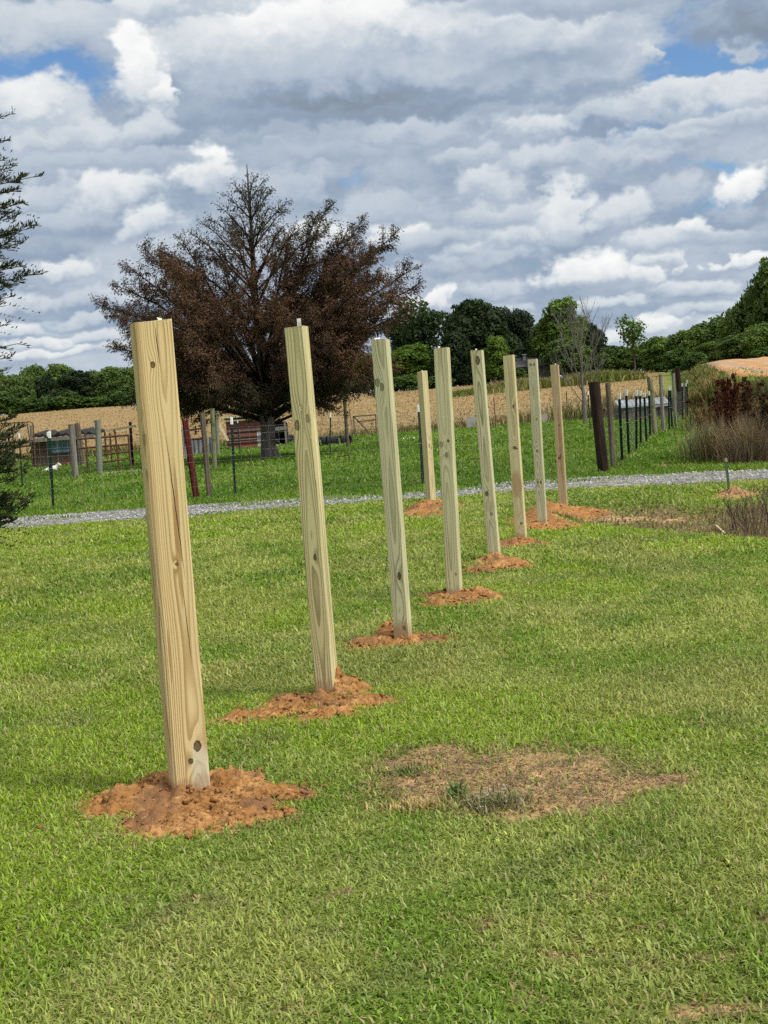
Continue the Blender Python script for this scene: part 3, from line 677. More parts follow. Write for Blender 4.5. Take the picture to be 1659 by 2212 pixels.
    c = mixc((.260, .180, .084), (.225, .152, .068), fbm(x * .3, y * .3, 131, 3)) * np.exp(rng.normal(0, .12, n))[:, None]
    V, F, T, C = blades(x, y, rng.uniform(.10, .22, n), rng.uniform(.03, .08, n), rng.uniform(.5, 1.2, n), c)
    tag(npmesh('straw_stubble', V, F, M_DRY, col=C, tris=T), 'dry tan straw stubble over the far field', 'stubble', kind='stuff')
    # weeds grown up along the far pasture fence and the lane bank
    parts.clear()
    N = 15000; y = rng.normal(71.5, .8, N); x = rng.uniform(-26, 17, N); k = rng.random(N) < sst(fbm(x * .3, y * .1, 141, 3), .28, .6) * .8 + .2; x = x[k]; y = y[k]; n = len(x)
    c = mixc((.12, .12, .035), (.26, .19, .095), sst(fbm(x * .5, y * .5, 142, 3) + rng.normal(0, .12, n), .35, .65)) * np.exp(rng.normal(0, .2, n))[:, None]
    hh = .45 + .75 * sst(x, 4, 12)
    parts.append(blades(x, y, rng.uniform(.4, 1.15, n) * hh * 1.1, rng.uniform(.03, .07, n), np.abs(rng.normal(0, .25, n)), c))
    N = 16000; y = rng.uniform(40, 150, N); x = lane(y) + rng.uniform(-.5, 1.7, N)
    n = N; c = mixc((.075, .12, .025), (.20, .17, .075), sst(fbm(x * .5, y * .4, 152, 3) + rng.normal(0, .12, n), .35, .7)) * np.exp(rng.normal(0, .22, n))[:, None]
    parts.append(blades(x, y, rng.uniform(.15, .5, n) * (.5 + .7 * fbm(x * .4, y * .2, 153, 2)), rng.uniform(.03, .08, n), np.abs(rng.normal(0, .35, n)), c))
    N = 15000; x = rng.uniform(6, 24, N); y = 128 + rng.normal(0, 3.0, N) + (x - 14) * .4; n = N
    c = mixc((.10, .125, .03), (.24, .19, .09), sst(fbm(x * .25, y * .3, 162, 3) + rng.normal(0, .1, n), .35, .65)) * np.exp(rng.normal(0, .2, n))[:, None]
    parts.append(blades(x, y, rng.uniform(.35, 1.05, n) * sst(x, 6, 13) * (.5 + .9 * fbm(x * .3, 1.0, 163, 3)) + .25, rng.uniform(.06, .13, n), np.abs(rng.normal(0, .3, n)), c))
    V, F, T, C = joinb(parts)
    tag(npmesh('fencerow_weeds', V, F, M_DRY, col=C, tris=T), 'tall green and tan weeds along the far fence and the road bank', 'weeds', kind='stuff')
build_grass()

# ------------------------------------------------------------------ new posts and their spoil
def lean(o, B, T):
    d = Vector(T) - Vector(B); return d.to_track_quat('Z', 'Y'), d.length
def frame(B, T, yaw):
    d = (Vector(T) - Vector(B)); h = d.length; q = Vector((0, 0, 1)).rotation_difference(d.normalized())
    return Matrix.Translation(Vector(B)) @ q.to_matrix().to_4x4() @ Matrix.Rotation(yaw, 4, 'Z'), h
PALE = (.47, .44, .25); GREEN = (.40, .41, .245); LATE = (.19, .155, .065)
# base px, top px, side, yaw (deg), label, wood settings
POSTS = [
 ((410, 1712), (324, 696), .123, 16, 'thick yellow square timber post nearest, with two black knots low down', dict(light=(0.605, 0.465, 0.235), dark=(.27, .16, .055), pith=(.024, -.004), freq=230, amount=.95, drift=.014,
   knots=[(-.010, 1.405, .0085, .011, 1.0), (.012, .762, .006, .007, .9), (.030, .165, .012, .018, 1.0), (.004, .118, .008, .010, 1.0), (-.055, 1.17, .006, .02, .3)],
   stains=[(.020, .80, .009, .20, (.30, .165, .06), .75), (.030, .98, .006, .12, (.27, .16, .07), .6), (.034, .06, .035, .12, (.50, .50, .40), .55), (-.035, .47, .005, .10, (.25, .13, .05), .6), (-.045, 1.1, .012, .6, (.44, .29, .13), .5)],
   splits=[(.006, 1.54, .012, 1.40, .0016), (.012, 1.18, .036, .70, .0018), (.024, .72, .034, .42, .0014)], seed=3.1, half=.0635)),
 ((708, 1500), (641, 707), .082, -15, 'square post with a small white tag standing on its top', dict(light=(0.562, 0.491, 0.261), dark=LATE, pith=(.004, .006), freq=190, amount=.95, knots=[(-.022, 1.165, .011, .022, .8), (.026, 1.19, .008, .018, .6), (.008, .60, .008, .013, .95), (.004, 1.235, .003, .003, .8)], seed=11.2)),
 ((872, 1385), (823, 733), .080, -15, 'square post with twin knots near its top and a bent tag on it', dict(light=(0.513, 0.481, 0.288), dark=(.20, .185, .095), pith=(.004, .002), freq=190, knots=[(-.026, 1.345, .013, .020, .7), (-.004, 1.32, .010, .022, .75), (.012, .345, .010, .019, 1.0), (.016, .075, .009, .012, .7)], stains=[(0, .04, .06, .085, (.34, .25, .14), .75)], seed=21.7, amount=1.0)),
 ((983, 1290), (955, 752), .086, -15, 'square post with swirling grain round knots at mid height', dict(light=(0.519, 0.481, 0.277), dark=(.21, .19, .10), pith=(-.004, .010), freq=210, amount=.95, knots=[(.018, .985, .008, .010, 1.0), (-.030, .965, .014, .020, .5), (.002, .90, .010, .016, .7), (.020, .15, .007, .010, .6)], seed=33.3)),
 ((1069, 1210), (1030, 757), .086, -15, 'square post with one big oval brown knot right at its top', dict(light=(0.513, 0.481, 0.288), dark=(.20, .185, .095), pith=(.002, .0), freq=190, amount=.95, knots=[(.008, 1.535, .016, .033, 1.0), (-.010, .52, .014, .020, 1.0), (.012, .36, .012, .016, .6)], stains=[(0, .42, .05, .05, (.30, .26, .15), .4)], seed=44.1)),
 ((1127, 1170), (1098, 768), .088, -15, 'tan-streaked square post with dark knots at mid height and a reddish stain below', dict(light=(0.540, 0.470, 0.261), dark=(.23, .18, .085), pith=(.01, .02), freq=200, knots=[(.020, 1.16, .010, .018, .8), (.004, .81, .016, .014, 1.0), (.022, .80, .014, .010, .6), (.016, .16, .012, .014, .8)], stains=[(0, .50, .05, .13, (.33, .185, .08), .6)], seed=55.9)),
 ((1172, 1136), (1150, 776), .086, -15, 'greyish-green square post beside the double dirt heap', dict(light=(0.476, 0.455, 0.288), dark=(.20, .18, .10), pith=(-.006, .004), freq=190, amount=.95, knots=[(-.016, 1.54, .014, .014, .7), (.020, 1.54, .012, .014, .7), (.010, 1.02, .008, .014, .6), (-.004, .72, .012, .014, .7), (-.014, .42, .010, .014, .8), (.014, .42, .010, .014, .8)], seed=66.6)),
 ((1218, 1103), (1198, 788), .090, -15, 'tan-brown square post, last of the receding row', dict(light=(.41, .325, .185), dark=(.23, .15, .07), pith=(.004, .012), freq=190, knots=[(.012, .97, .008, .010, .9), (-.012, .60, .012, .016, 1.0), (.008, .62, .010, .030, .6)], stains=[(.014, .75, .020, .5, (.25, .15, .065), .6), (-.03, .2, .02, .3, (.42, .35, .19), .4)], seed=77.7)),
 ((932, 1094), (912, 802), .092, 40, 'square corner post turned edge-on, apart from the row near the driveway', dict(light=(0.519, 0.445, 0.245), dark=(.23, .19, .09), pith=(.0, .01), freq=190, knots=[(-.01, .75, .012, .03, .6), (.02, .72, .010, .02, .5)], stains=[(.02, .6, .02, .5, (.40, .33, .15), .5)], seed=88.8)),
]
POST_XYZ = []
M_TAG = simple('tag_paper', (.80, .80, .78), (.66, .65, .6), 30, .6)
M_TAGC = simple('tag_card', (.72, .62, .42), (.60, .52, .36), 30, .7)
def end_grain(name, c):
    m, g = mat(name); p = ocoord(g); x, y, z = g.sep(p)[:3]
    r = g.v('LENGTH', g.comb(g.m('SUBTRACT', x, .01), g.m('SUBTRACT', y, .05), 0.0))
    f = g.m('FRACT', g.m('MULTIPLY', g.m('MULTIPLY_ADD', g.noise(p, 20, 3, .5), .02, r), 150))
    finish(g, g.mix(g.ss(f, .3, .9), c, tuple(k * .6 for k in c)), .9, g.noise(p, 200, 3, .6), .3, .002); return m
M_END = end_grain('sawn_end', (.50, .42, .24))
for i, (bp, tp, s, yaw, lab, wd) in enumerate(POSTS):
    B = ground(*bp); T = at(tp[0], tp[1], B[1]); M, h = frame(B, T, R(yaw))
    POST_XYZ.append((B, T, s))
    root = thing('timber_post', (0, 0, 0), lab, 'post', 'new timber posts'); root.matrix_world = M
    mb = MB(); hb = s / 2; bev = .006 if i == 0 else .0035
    # shaft with eased edges, buried 0.3 m; several rings so that it can bow a little
    ring = []
    for sx, sy in ((-1, -1), (1, -1), (1, 1), (-1, 1)):
        bl = bev * (2.6 if (i == 0 and sx < 0) else 1)
        c0 = ((sx * hb, sy * (hb - bl)), (sx * (hb - bl * .3), sy * (hb - bl * .3)), (sx * (hb - bl), sy * hb))
        ring += list(c0 if sx * sy > 0 else c0[::-1])
    n = len(ring); zs = np.linspace(-.3, h - .002, 14); vs = []
    for z in zs:
        for k, (x, y) in enumerate(ring):
            j = (float(vn(k * 3.1, z * 3, 300 + i)) - .5) * .0016 + .003 * math.sin(z * 1.7 + i) * (z / h)
            vs.append((x + j, y + j * .5, z))
    fs = [(l * n + k, l * n + (k + 1) % n, (l + 1) * n + (k + 1) % n, (l + 1) * n + k) for l in range(len(zs) - 1) for k in range(n)]
    fs.append(tuple(range(n - 1, -1, -1)))
    mb.add(vs, fs)
    wd.setdefault('half', hb); wd['stains'] = list(wd.get('stains', ())) + [(-hb * .4, .015, hb * 1.1, .05 + .012 * (i % 3), (.30, .165, .075), .55), (hb * .6, .0, hb * .7, .085, (.28, .16, .08), .45)]; wm = wood(f'post_wood_{i + 1}', **wd)
    mb.build('shaft', wm, root)
    # sawn top, slightly out of square and furred
    tb = MB(); tv = []
    sl = (.008, .004, -.006, .003, -.004, .005, .002, -.003, .01)[i]
    for x, y in ring: tv.append((vs[-n][0] - ring[0][0] + x, vs[-n][1] - ring[0][1] + y, h - .0022))
    tv2 = [(x * .992, y * .992, h + sl * x / hb * .5 + random.uniform(-.0008, .0008)) for x, y, z in tv]
    tb.add(tv + tv2, [(k, (k + 1) % n, n + (k + 1) % n, n + k) for k in range(n)] + [tuple(range(n, 2 * n))])
    tb.build('sawn_top', M_END, root)
    # staple-on end tags, as left on each post
    if i == 1:
        t = MB(); t.box((.012, 0, h + .018), (.017, .0012, .036)); etag = t.build('end_tag', M_TAG, root)
        t = MB(); t.box((.012, -.0012, h + .012), (.0165, .0012, .018)); t.build('tag_print', simple('tag_grey', (.42, .40, .34), (.6, .58, .5), 90, .7), etag)
    elif i in (0, 2, 3, 8, 7, 4):
        t = MB(); k = {0: .032, 2: -.02, 3: -.018, 8: .0, 7: .012, 4: -.004}[i]
        w_ = .026 if i == 2 else .008
        a = [(k - w_ / 2, -.006, h + .001), (k + w_ / 2, -.006, h + .002), (k + w_ / 2 + .004, .0, h + .010), (k - w_ / 2 - .004, .004, h + (.006 if i == 2 else .014))]
        b_ = [(x, y + .0014, z + .0006) for x, y, z in a]
        t.add(a + b_, [(0, 1, 2, 3), (7, 6, 5, 4), (0, 4, 5, 1), (1, 5, 6, 2), (2, 6, 7, 3), (3, 7, 4, 0)])
        t.build('end_tag', M_TAG if i == 2 else M_TAGC, root)

m, g = mat('clay_spoil'); p = wcoord(g)
n1 = g.noise(p, 9, 5, .6); n2 = g.noise(p, 55, 6, .7); n3 = g.noise(p, 22, 4, .6)
c = g.mix(g.ss(n1, .42, .60), (.285, .138, .046), (.42, .225, .085))
c = g.mix(g.ss(n2, .44, .66), c, (.135, .062, .026))
c = g.mix(g.ss(g.noise(p, 4.5, 4, .6), .50, .62), c, (.19, .098, .046))
c = g.mix(g.ss(n3, .62, .74), c, (.50, .285, .115))
finish(g, c, .97, g.m('ADD', n2, n3), .8, .012, .05); M_CLAY = m
m, g = mat('sandy_spoil'); p = wcoord(g); n2 = g.noise(p, 40, 6, .7)
finish(g, g.mix(g.ss(n2, .35, .65), (.33, .20, .09), (.22, .13, .06)), .97, n2, .8, .012, .05); M_SAND = m
MLAB = ['widest orange dirt heap, round the foot of the nearest thick post', 'dirt heap with a long tongue to the left, round the white-tagged post', 'dirt heap with a tall dark lump left of the twin-knot post',
        'low dirt heap round the swirl-grain post', 'dirt heap round the post with the big top knot', 'flat dirt heap round the tan-streaked post', 'dirt heap round the greyish-green post, nearer half of the double heap',
        'dirt heap round the last tan-brown post, trailing off to the right', 'dirt heap round the edge-on corner post near the driveway', 'small sandy heap at the foot of the short green stake']
def build_mound(i):
    l = MD[i]; x0 = min(a - r * 1.9 for a, b, r, h in l); x1 = max(a + r * 1.9 for a, b, r, h in l); y0 = min(b - r * 1.9 for a, b, r, h in l); y1 = max(b + r * 1.9 for a, b, r, h in l)
    st = (.0085, .011, .013, .016, .018, .02, .022, .024, .026, .026)[i]
    xs = np.arange(x0, x1, st); ys = np.arange(y0, y1, st); X, Y = np.meshgrid(xs, ys)
    h0 = mound_h(i, X, Y)
    cl = fbm(X * 28, Y * 28, 400 + i, 4) - .5; lump = sst(fbm(X * 15, Y * 15, 430 + i, 2), .55, .75)
    amp = sst(h0, .006, .03)
    Z = H(X, Y) + h0 - .012 + amp * (cl * .054 + lump * .014 + (fbm(X * 80, Y * 80, 470 + i, 2) - .5) * .026)
    nx = len(xs); ny = len(ys)
    a = (np.arange(ny - 1)[:, None] * nx + np.arange(nx - 1)[None]).ravel()
    ok = h0.ravel() > .0075
    F = np.stack([a, a + 1, a + nx + 1, a + nx], 1); F = F[ok[F].any(1)]
    V = np.stack([X.ravel(), Y.ravel(), Z.ravel()], 1)
    used = np.unique(F); mp = np.zeros(len(V), int); mp[used] = np.arange(len(used)); V = V[used]; F = mp[F]
    # crumbs and clods lying on and about the heap
    nC = (900, 700, 600, 450, 400, 350, 350, 350, 300, 200)[i]; Vs = [V]; Ts = []; off = len(V)
    bx, by, br, bh = [np.array(k) for k in zip(*l)]
    k = rng.integers(0, len(l), nC); cx = bx[k] + rng.normal(0, 1, nC) * br[k] * .95; cy = by[k] + rng.normal(0, 1, nC) * br[k] * .95
    sz = .0030 + .012 * rng.random(nC) ** 5.0
    cz = H(cx, cy) + np.maximum(mound_h(i, cx, cy) - .010, 0) + sz * .35
    base = np.array([(1, 0, 0), (-1, 0, 0), (0, 1, 0), (0, -1, 0), (0, 0, .8), (0, 0, -.8)])
    Q = base[None] * (sz[:, None, None] * rng.uniform(.7, 1.3, (nC, 6, 1))) + rng.normal(0, .2, (nC, 6, 3)) * sz[:, None, None] + np.stack([cx, cy, cz], 1)[:, None]
    T0 = np.array([(0, 2, 4), (2, 1, 4), (1, 3, 4), (3, 0, 4), (2, 0, 5), (1, 2, 5), (3, 1, 5), (0, 3, 5)])
    T = (T0[None] + (np.arange(nC) * 6)[:, None, None] + off).reshape(-1, 3)
    o = npmesh('dirt_heap', np.concatenate([V, Q.reshape(-1, 3)]), F, M_SAND if i == 9 else M_CLAY, smooth=False, tris=T)
    tag(o, MLAB[i], 'dirt heap', 'dirt heaps round the posts' if i < 9 else None)
for i in range(len(MD)): build_mound(i)

# weeds in the bare patch and on the lawn
def tuft(name, px, py, rad, n, L, wd, cols, label, cat, tilt=.45, depth=1.0, group=None, heads=0):
    c = ground(px, py); x = c[0] + rng.normal(0, rad * .5, n); y = c[1] + rng.normal(0, rad * .5 * depth, n)
    k = rng.integers(0, len(cols), n); cc = np.array(cols)[k] * np.exp(rng.normal(0, .18, n))[:, None]
    b = [blades(x, y, rng.uniform(.4, 1.1, n) * L, rng.uniform(.6, 1.3, n) * wd, np.abs(rng.normal(0, tilt, n)), cc)]
    if heads:
        hx = c[0] + rng.normal(0, rad * .5, heads); hy = c[1] + rng.normal(0, rad * .4 * depth, heads); hz = H(hx, hy) + L * rng.uniform(.35, .75, heads)
        for q in range(5):
            b.append(blades(hx, hy, np.full(heads, .010), np.full(heads, .007), rng.uniform(.3, 1.2, heads), np.tile((.33, .31, .24), (heads, 1)), z=hz))
    V, F, T, C = joinb(b); o = npmesh(name, V, F, M_DRY, col=C, tris=T); return tag(o, label, cat, group, 'stuff')
tuft('flowering_weed', 1068, 1742, .12, 460, .055, .0045, [(.17, .175, .075), (.25, .235, .12), (.12, .14, .05), (.22, .17, .10)], 'grey-green clump of weeds with pale seed heads at the front of the bare patch', 'weed', .6, .8, heads=26)
tuft('leafy_weed', 985, 1722, .03, 70, .07, .009, [(.11, .165, .05), (.15, .20, .06)], 'small bluish leafy weed left of the grey clump in the bare patch', 'weed', .7)
tuft('dry_grass_tuft', 895, 1750, .10, 420, .05, .004, [(.50, .36, .16), (.42, .30, .13), (.34, .27, .12)], 'straw-yellow tuft of dead grass just in front of the bare patch', 'dry grass', 1.0, .5)
tuft('green_weed_patch', 880, 1672, .08, 200, .045, .005, [(.12, .175, .045), (.09, .135, .04), (.20, .20, .08)], 'dark green weeds inside the left end of the bare patch', 'weed', .6, .8)
def stalk(px, py, hpx, label, side, col=(.07, .10, .03)):
    B = ground(px, py); T = at(px - hpx * .1 + side, py - hpx, B[1]); root = thing('weed_stalk', B, label, 'weed', 'thin weeds standing in the lawn')
    mb = MB(); a = Vector(T) - Vector(B); mb.tube([(0, 0, 0), a * .5 + Vector((.006, 0, 0)), a], [.0028, .002, .001], 4); mb.build('stem', STEM, root)
    n = 16; t = rng.uniform(.15, 1, n); P = np.outer(t, np.array(a)) + B
    V, F, T_, C = blades(P[:, 0], P[:, 1], rng.uniform(.02, .05, n), rng.uniform(.003, .006, n), rng.uniform(.2, .9, n), np.tile(col, (n, 1)), z=P[:, 2])
    npmesh('leaves', V - B, F, M_LEAF, root, col=C, tris=T_)
STEM = simple('weed_stem', (.08, .11, .03), (.12, .10, .05), 20)
stalk(660, 1175, 50, 'thin dark weed stalk right beside the white-tagged post, on its left', -6)
stalk(724, 1195, 52, 'thin weed stalk right of the white-tagged post', 6)
stalk(830, 1258, 55, 'leaning thin weed stalk just left of the twin-knot post', 12)
stalk(585, 1285, 48, 'lone thin weed stalk in open lawn right of the nearest post', -3)

# ------------------------------------------------------------------ old fence posts
M_TGREEN = simple('tpost_green_paint', (.006, .020, .013), (.010, .032, .020), 30, .7, .2, .002, c3=(.02, .018, .01), spec=.1)
M_TWHITE = simple('tpost_white_paint', (.74, .74, .70), (.60, .59, .54), 40, .6)
M_RUST = simple('rusty_steel', (.085, .038, .022), (.15, .065, .032), 25, .85, .4, .003, c3=(.05, .03, .022))
M_CLIP = simple('galvanised_wire', (.30, .30, .29), (.42, .42, .40), 30, .5, spec=.5, metal=.3)
def tpost_proto():
    root = thing('t_post', (0, 0, -50), 'x', 'fence post')
    a = MB(); a.box((0, 0, .41), (.036, .005, 1.0)); a.box((0, .0185, .41), (.005, .032, 1.0))
    for k in range(14): a.box((0, -.0045, .04 + k * .062), (.014, .004, .022))
    a.build('post', M_TGREEN, root)
    b = MB(); b.box((0, 0, .955), (.039, .008, .0905)); b.box((0, .0185, .955), (.008, .034, .0905)); b.box((0, -.006, .955), (.016, .006, .05)); b.build('painted_tip', M_TWHITE, root)
    c = MB(); c.tube([(-.03, -.007, .52), (0, -.010, .525), (.03, -.007, .52), (.022, .03, .515), (-.022, .03, .515), (-.03, -.007, .52)], .0022, 4); c.build('wire_clip', M_CLIP, root)
    return root
def copy_tree(o, parent=None):
    c = o.copy(); COL.objects.link(c)
    if parent is not None: c.parent = parent
    for ch in o.children: copy_tree(ch, c)
    return c
_tp = None
def tpost(bx, by, tx, ty, label, group, yaw=0.2, Y=None, wide=1.0):
    global _tp
    B = ground(bx, by) if Y is None else at(bx, by, Y); T = at(tx, ty, B[1])
    M, h = frame(B, T, yaw)
    if _tp is None: _tp = tpost_proto(); o = _tp
    else: o = copy_tree(_tp)
    o.matrix_world = M @ Matrix.Diagonal((wide, wide, h, 1)); o['label'] = label; o['group'] = group
    return B, T
G1 = 'green steel fence posts with white tips'
tpost(115, 1100, 107, 931, 'green white-tipped steel post, taller of the pair in front of the lying white animal', G1, .3, wide=1.15)
tpost(109, 1044, 102.5, 933, 'green white-tipped steel post close behind the taller one, by the lying white animal', G1)
tpost(49, 1058, 41, 936, 'dark white-tipped steel post among the cedar twigs', G1)
tpost(508, 1073, 500, 901, 'green white-tipped steel post in front of the red tin shed', G1, .4, wide=1.15)
tpost(914, 1048, 904, 874, 'green white-tipped steel post touching the edge-on corner post', G1, .1, wide=1.15)
tpost(712.5, 997, 714, 892, 'white-tipped steel post in front of the row of old tyres', G1, .5)
tpost(1275.5, 931, 1270, 845, 'white-tipped steel post just left of the dark corner post', G1, .5)
tpost(519, 985, 513, 907, 'thin white-tipped post standing against the red tin shed', G1, .2)
def zz(x, y): return 1289 + x * .1488, 757 + y * .1488
LT = [((388, 1640), (340, 615), 'first white-tipped steel post of the lane fence, beside the grey round post'), ((485, 1560), (438, 565), 'second white-tipped steel post of the lane fence, tallest of the near ones'),
      ((590, 1485), (585, 580), 'third white-tipped steel post of the lane fence, before the tin-roofed pen'), ((652, 1385), (640, 585), 'fourth white-tipped steel post of the lane fence, before the tin-roofed pen'),
      ((733, 1350), (700, 610), 'fifth white-tipped steel post of the lane fence, left of the mossy post'), ((790, 1295), (767, 590), 'sixth white-tipped steel post of the lane fence, against the mossy post'),
      ((1062, 1170), (1052, 520), 'left one of two touching white-tipped posts far down the lane'), ((1105, 1150), (1072, 520), 'right one of two touching white-tipped posts far down the lane'),
      ((1258, 1030), (1247, 478), 'white-tipped steel post beside the far black post'), ((1308, 1000), (1300, 475), 'shorter of the last two white-tipped posts at the lane end'), ((1330, 985), (1318, 430), 'taller of the last two white-tipped posts at the lane end')]
LANE = []
for b, t, l in LT:
    B, T = tpost(*zz(*b), *zz(*t), l, G1, 1.2, wide=1.2); LANE.append(B)
def rod(bx, by, tx, ty, label, r=.022):
    B = ground(bx, by); T = at(tx, ty, B[1]); M, h = frame(B, T, .3); mb = MB()
    mb.box((0, 0, h / 2 - .1), (r * 2, .006, h + .2)); mb.box((0, r * .7, h / 2 - .1), (.006, r * 1.4, h + .2))
    for k in range(6): mb.box((0, -.006, h * (k + .5) / 6), (.016, .006, .03))
    o = mb.build('steel_post', M_RUST); o.matrix_world = M; tag(o, label, 'fence post', 'rusty steel posts of the field fence')
rod(1071, 929, 1066.5, 857, 'rusty steel post at the field edge between the middle timber posts')
rod(1228, 918, 1223, 845, 'rusty steel post at the field edge right of the tan-brown post')
rod(761, 925, 754, 885, 'rusty steel post at the hinge side of the field gate')
rod(448, 985, 442, 905, 'thin rusty steel post behind the brown weathered post', .016)

def weathered(name, c1, c2, seed=0.0, c3=None):
    m, g = mat(name); p = ocoord(g)
    q = g.v('ADD', g.v('MULTIPLY', p, (22, 22, 1.5)), (seed, seed * 2, 0))
    n = g.noise(q, 1.0, 6, .65); n2 = g.noise(g.v('MULTIPLY', p, (60, 60, 2)), 1.0, 3, .6)
    c = g.mix(g.ss(n, .35, .65), c1, c2); c = g.mix(g.ss(n2, .58, .72), c, tuple(k * .4 for k in c1))
    if c3: c = g.mix(g.ss(g.noise(p, 3, 4, .6), .52, .62), c, c3)
    finish(g, c, .92, g.m('ADD', n, g.m('MULTIPLY', n2, .7)), .7, .012, .1); return m
W_GREY = weathered('weathered_grey_wood', (.125, .11, .09), (.22, .20, .17))
W_BROWN = weathered('weathered_brown_wood', (.075, .060, .042), (.15, .12, .085), 4)
W_DARK = weathered('creosoted_wood', (.016, .010, .008), (.040, .025, .018), 8)
W_RED = weathered('red_painted_wood', (.060, .012, .011), (.095, .022, .018), 12)
W_GREEN = weathered('grey_green_wood', (.14, .145, .11), (.22, .22, .17), 16)
W_MOSS = weathered('mossy_wood', (.11, .11, .05), (.20, .18, .11), 20, (.07, .10, .025))
W_PALE = weathered('pale_new_board', (.58, .46, .28), (.66, .55, .36), 24)
def oldpost(bx, by, tx, ty, wpx, m, label, shape='round', top='flat', Y=None, name='wood_post'):
    B = ground(bx, by) if Y is None else at(bx, by, Y); T = at(tx, ty, B[1]); M, h = frame(B, T, .25)
    d = np.linalg.norm(B - np.array([0, 0, CAM_H])); r = wpx / FPX * d / 2; mb = MB(); sd = int(bx * 7 + by)
    n = 12; zs = np.linspace(-.25, h, 9); vs = []
    for z in zs:
        for k in range(n):
            a = 2 * math.pi * k / n
            if shape == 'round': x, y = math.cos(a) * r, math.sin(a) * r
            else:
                q = max(abs(math.cos(a)), abs(math.sin(a))); x, y = math.cos(a) / q * r * .95, math.sin(a) / q * r * .8
            j = 1 + (float(vn(k * 2.3, z * 2.2, sd)) - .5) * .16
            zz_ = z
            if z == zs[-1]:
                zz_ = z - {'flat': .012 * random.random(), 'jag': .16 * random.random() ** 1.3 * (1 + math.cos(a)) , 'slant': .05 * (1 + math.sin(a))}[top]
            vs.append((x * j, y * j, zz_))
    fs = [(l * n + k, l * n + (k + 1) % n, (l + 1) * n + (k + 1) % n, (l + 1) * n + k) for l in range(8) for k in range(n)]
    vs.append((0, 0, h - (.03 if top != 'jag' else .10))); c = len(vs) - 1; fs += [(8 * n + k, 8 * n + (k + 1) % n, c) for k in range(n)]
    mb.add(vs, fs); o = mb.build(name, m); o.matrix_world = M; tag(o, label, 'fence post', 'old wooden fence posts'); return B
DARK_B = oldpost(1304, 1023, 1283, 825, 24, W_DARK, 'thick near-black round corner post at the lane entrance')
oldpost(1325, 1014, 1313, 827, 11.5, W_BROWN, 'slim grey-brown round post right beside the thick near-black corner post')
oldpost(424.5, 1079, 398, 899, 14, W_RED, 'dark red painted post with a split top', 'square', 'jag')
oldpost(453, 1076, 437, 890, 11.5, W_BROWN, 'brown weathered post beside the dark red one', 'square')
oldpost(464, 1015, 458.5, 882, 10, W_MOSS, 'mossy grey post, left one of a close pair behind the brown post')
oldpost(470.7, 985, 467.5, 879, 8.5, W_GREEN, 'grey post, right one of a close pair behind the brown post')
oldpost(751.6, 970, 744, 861, 7.5, W_BROWN, 'tall brown post by the row of old tyres')
oldpost(164, 1036, 153.6, 916, 13, W_GREY, 'weathered grey post with split bark at the blue tin sheet')
oldpost(181, 1010, 166, 914, 12, W_BROWN, 'leaning grey-brown post behind the split weathered one', 'square', 'slant')
oldpost(216, 1027, 210.6, 907, 13, W_GREEN, 'grey-green round post in the rusty corral panels')
oldpost(72, 1013, 67, 919, 5.5, W_BROWN, 'thin dark post at the rounded pen gate')
oldpost(287, 1008, 281, 911, 6, W_DARK, 'dark post close left of the nearest timber post, behind the corral')
oldpost(1415.5, 943, 1403, 812, 12, W_MOSS, 'mossy post with a jagged broken top in the lane fence', top='jag')
oldpost(1432.6, 935, 1427, 808, 8, W_GREY, 'slender grey post right of the mossy jagged one')
oldpost(1460, 921, 1454, 806, 6, W_GREY, 'silver grey post just left of the far black post', 'square')
oldpost(1472, 900, 1463, 796, 11, W_DARK, 'tall black post far down the lane fence')
oldpost(1484, 903, 1480, 841, 7, W_GREY, 'short silver board-like post at the lane end', 'square')
o = MB(); B = ground(1470, 893); q = at(1481, 900, B[1]); p0 = at(1467, 890, B[1]); o.bar(p0, q, .10, .05); o = o.build('loose_board', W_GREY); tag(o, 'short grey board leaning at the foot of the far black post', 'board')

# ------------------------------------------------------------------ woven wire
M_WIRE = simple('fence_wire', (.20, .19, .17), (.30, .29, .27), 4, .55, spec=.5)
def wire_fence(path, label, ht=1.12, step=.16, r=.0019, rows=9, name='wire_fence'):
    rt = thing(name, path[0], label, 'wire fence'); o0 = np.array(path[0])
    a = MB(); b = MB()
    zs = [.05 + (ht - .05) * (k / (rows - 1)) ** .92 for k in range(rows)]
    P = []
    for i in range(len(path) - 1):
        p, q = np.array(path[i]), np.array(path[i + 1]); n = max(1, int(np.linalg.norm(q - p) / step))
        for k in range(n):
            w = p + (q - p) * k / n; w[2] = float(H(w[0], w[1])); P.append(w - o0)
    for z in zs: a.tube([tuple(w + np.array([0, 0, z + .012 * math.sin(j * .5 + z * 9)])) for j, w in enumerate(P[::3])], r, 3, False)
    for w in P: b.tube([tuple(w + np.array([0, 0, .05])), tuple(w + np.array([.006, 0, ht]))], r * .8, 3, False)
    a.build('line_wires', M_WIRE, rt); b.build('stay_wires', M_WIRE, rt)
FW = [ground(-120, 1112), ground(115, 1101), ground(425, 1079), ground(508, 1073), ground(914, 1048), ground(1303, 1022.5)]
for q in FW: q[1] -= .06
wire_fence(FW, 'woven wire stock fence between the driveway and the pasture')
LP = [DARK_B] + [LANE[0], LANE[1], LANE[2], LANE[3], LANE[4], LANE[5], LANE[7], LANE[8], LANE[10]]
wire_fence([p + np.array([-.06, .02, 0]) for p in LP], 'woven wire fence running away along the green lane', 1.1, .2, .0016)
FF = [ground(690, 935.5)] + [np.array([x, 71.0, 0]) for x in (0, 6, 10.5, 15)]
wire_fence(FF, 'rusty wire fence along the edge of the straw field', 1.0, .3, .004, 6)

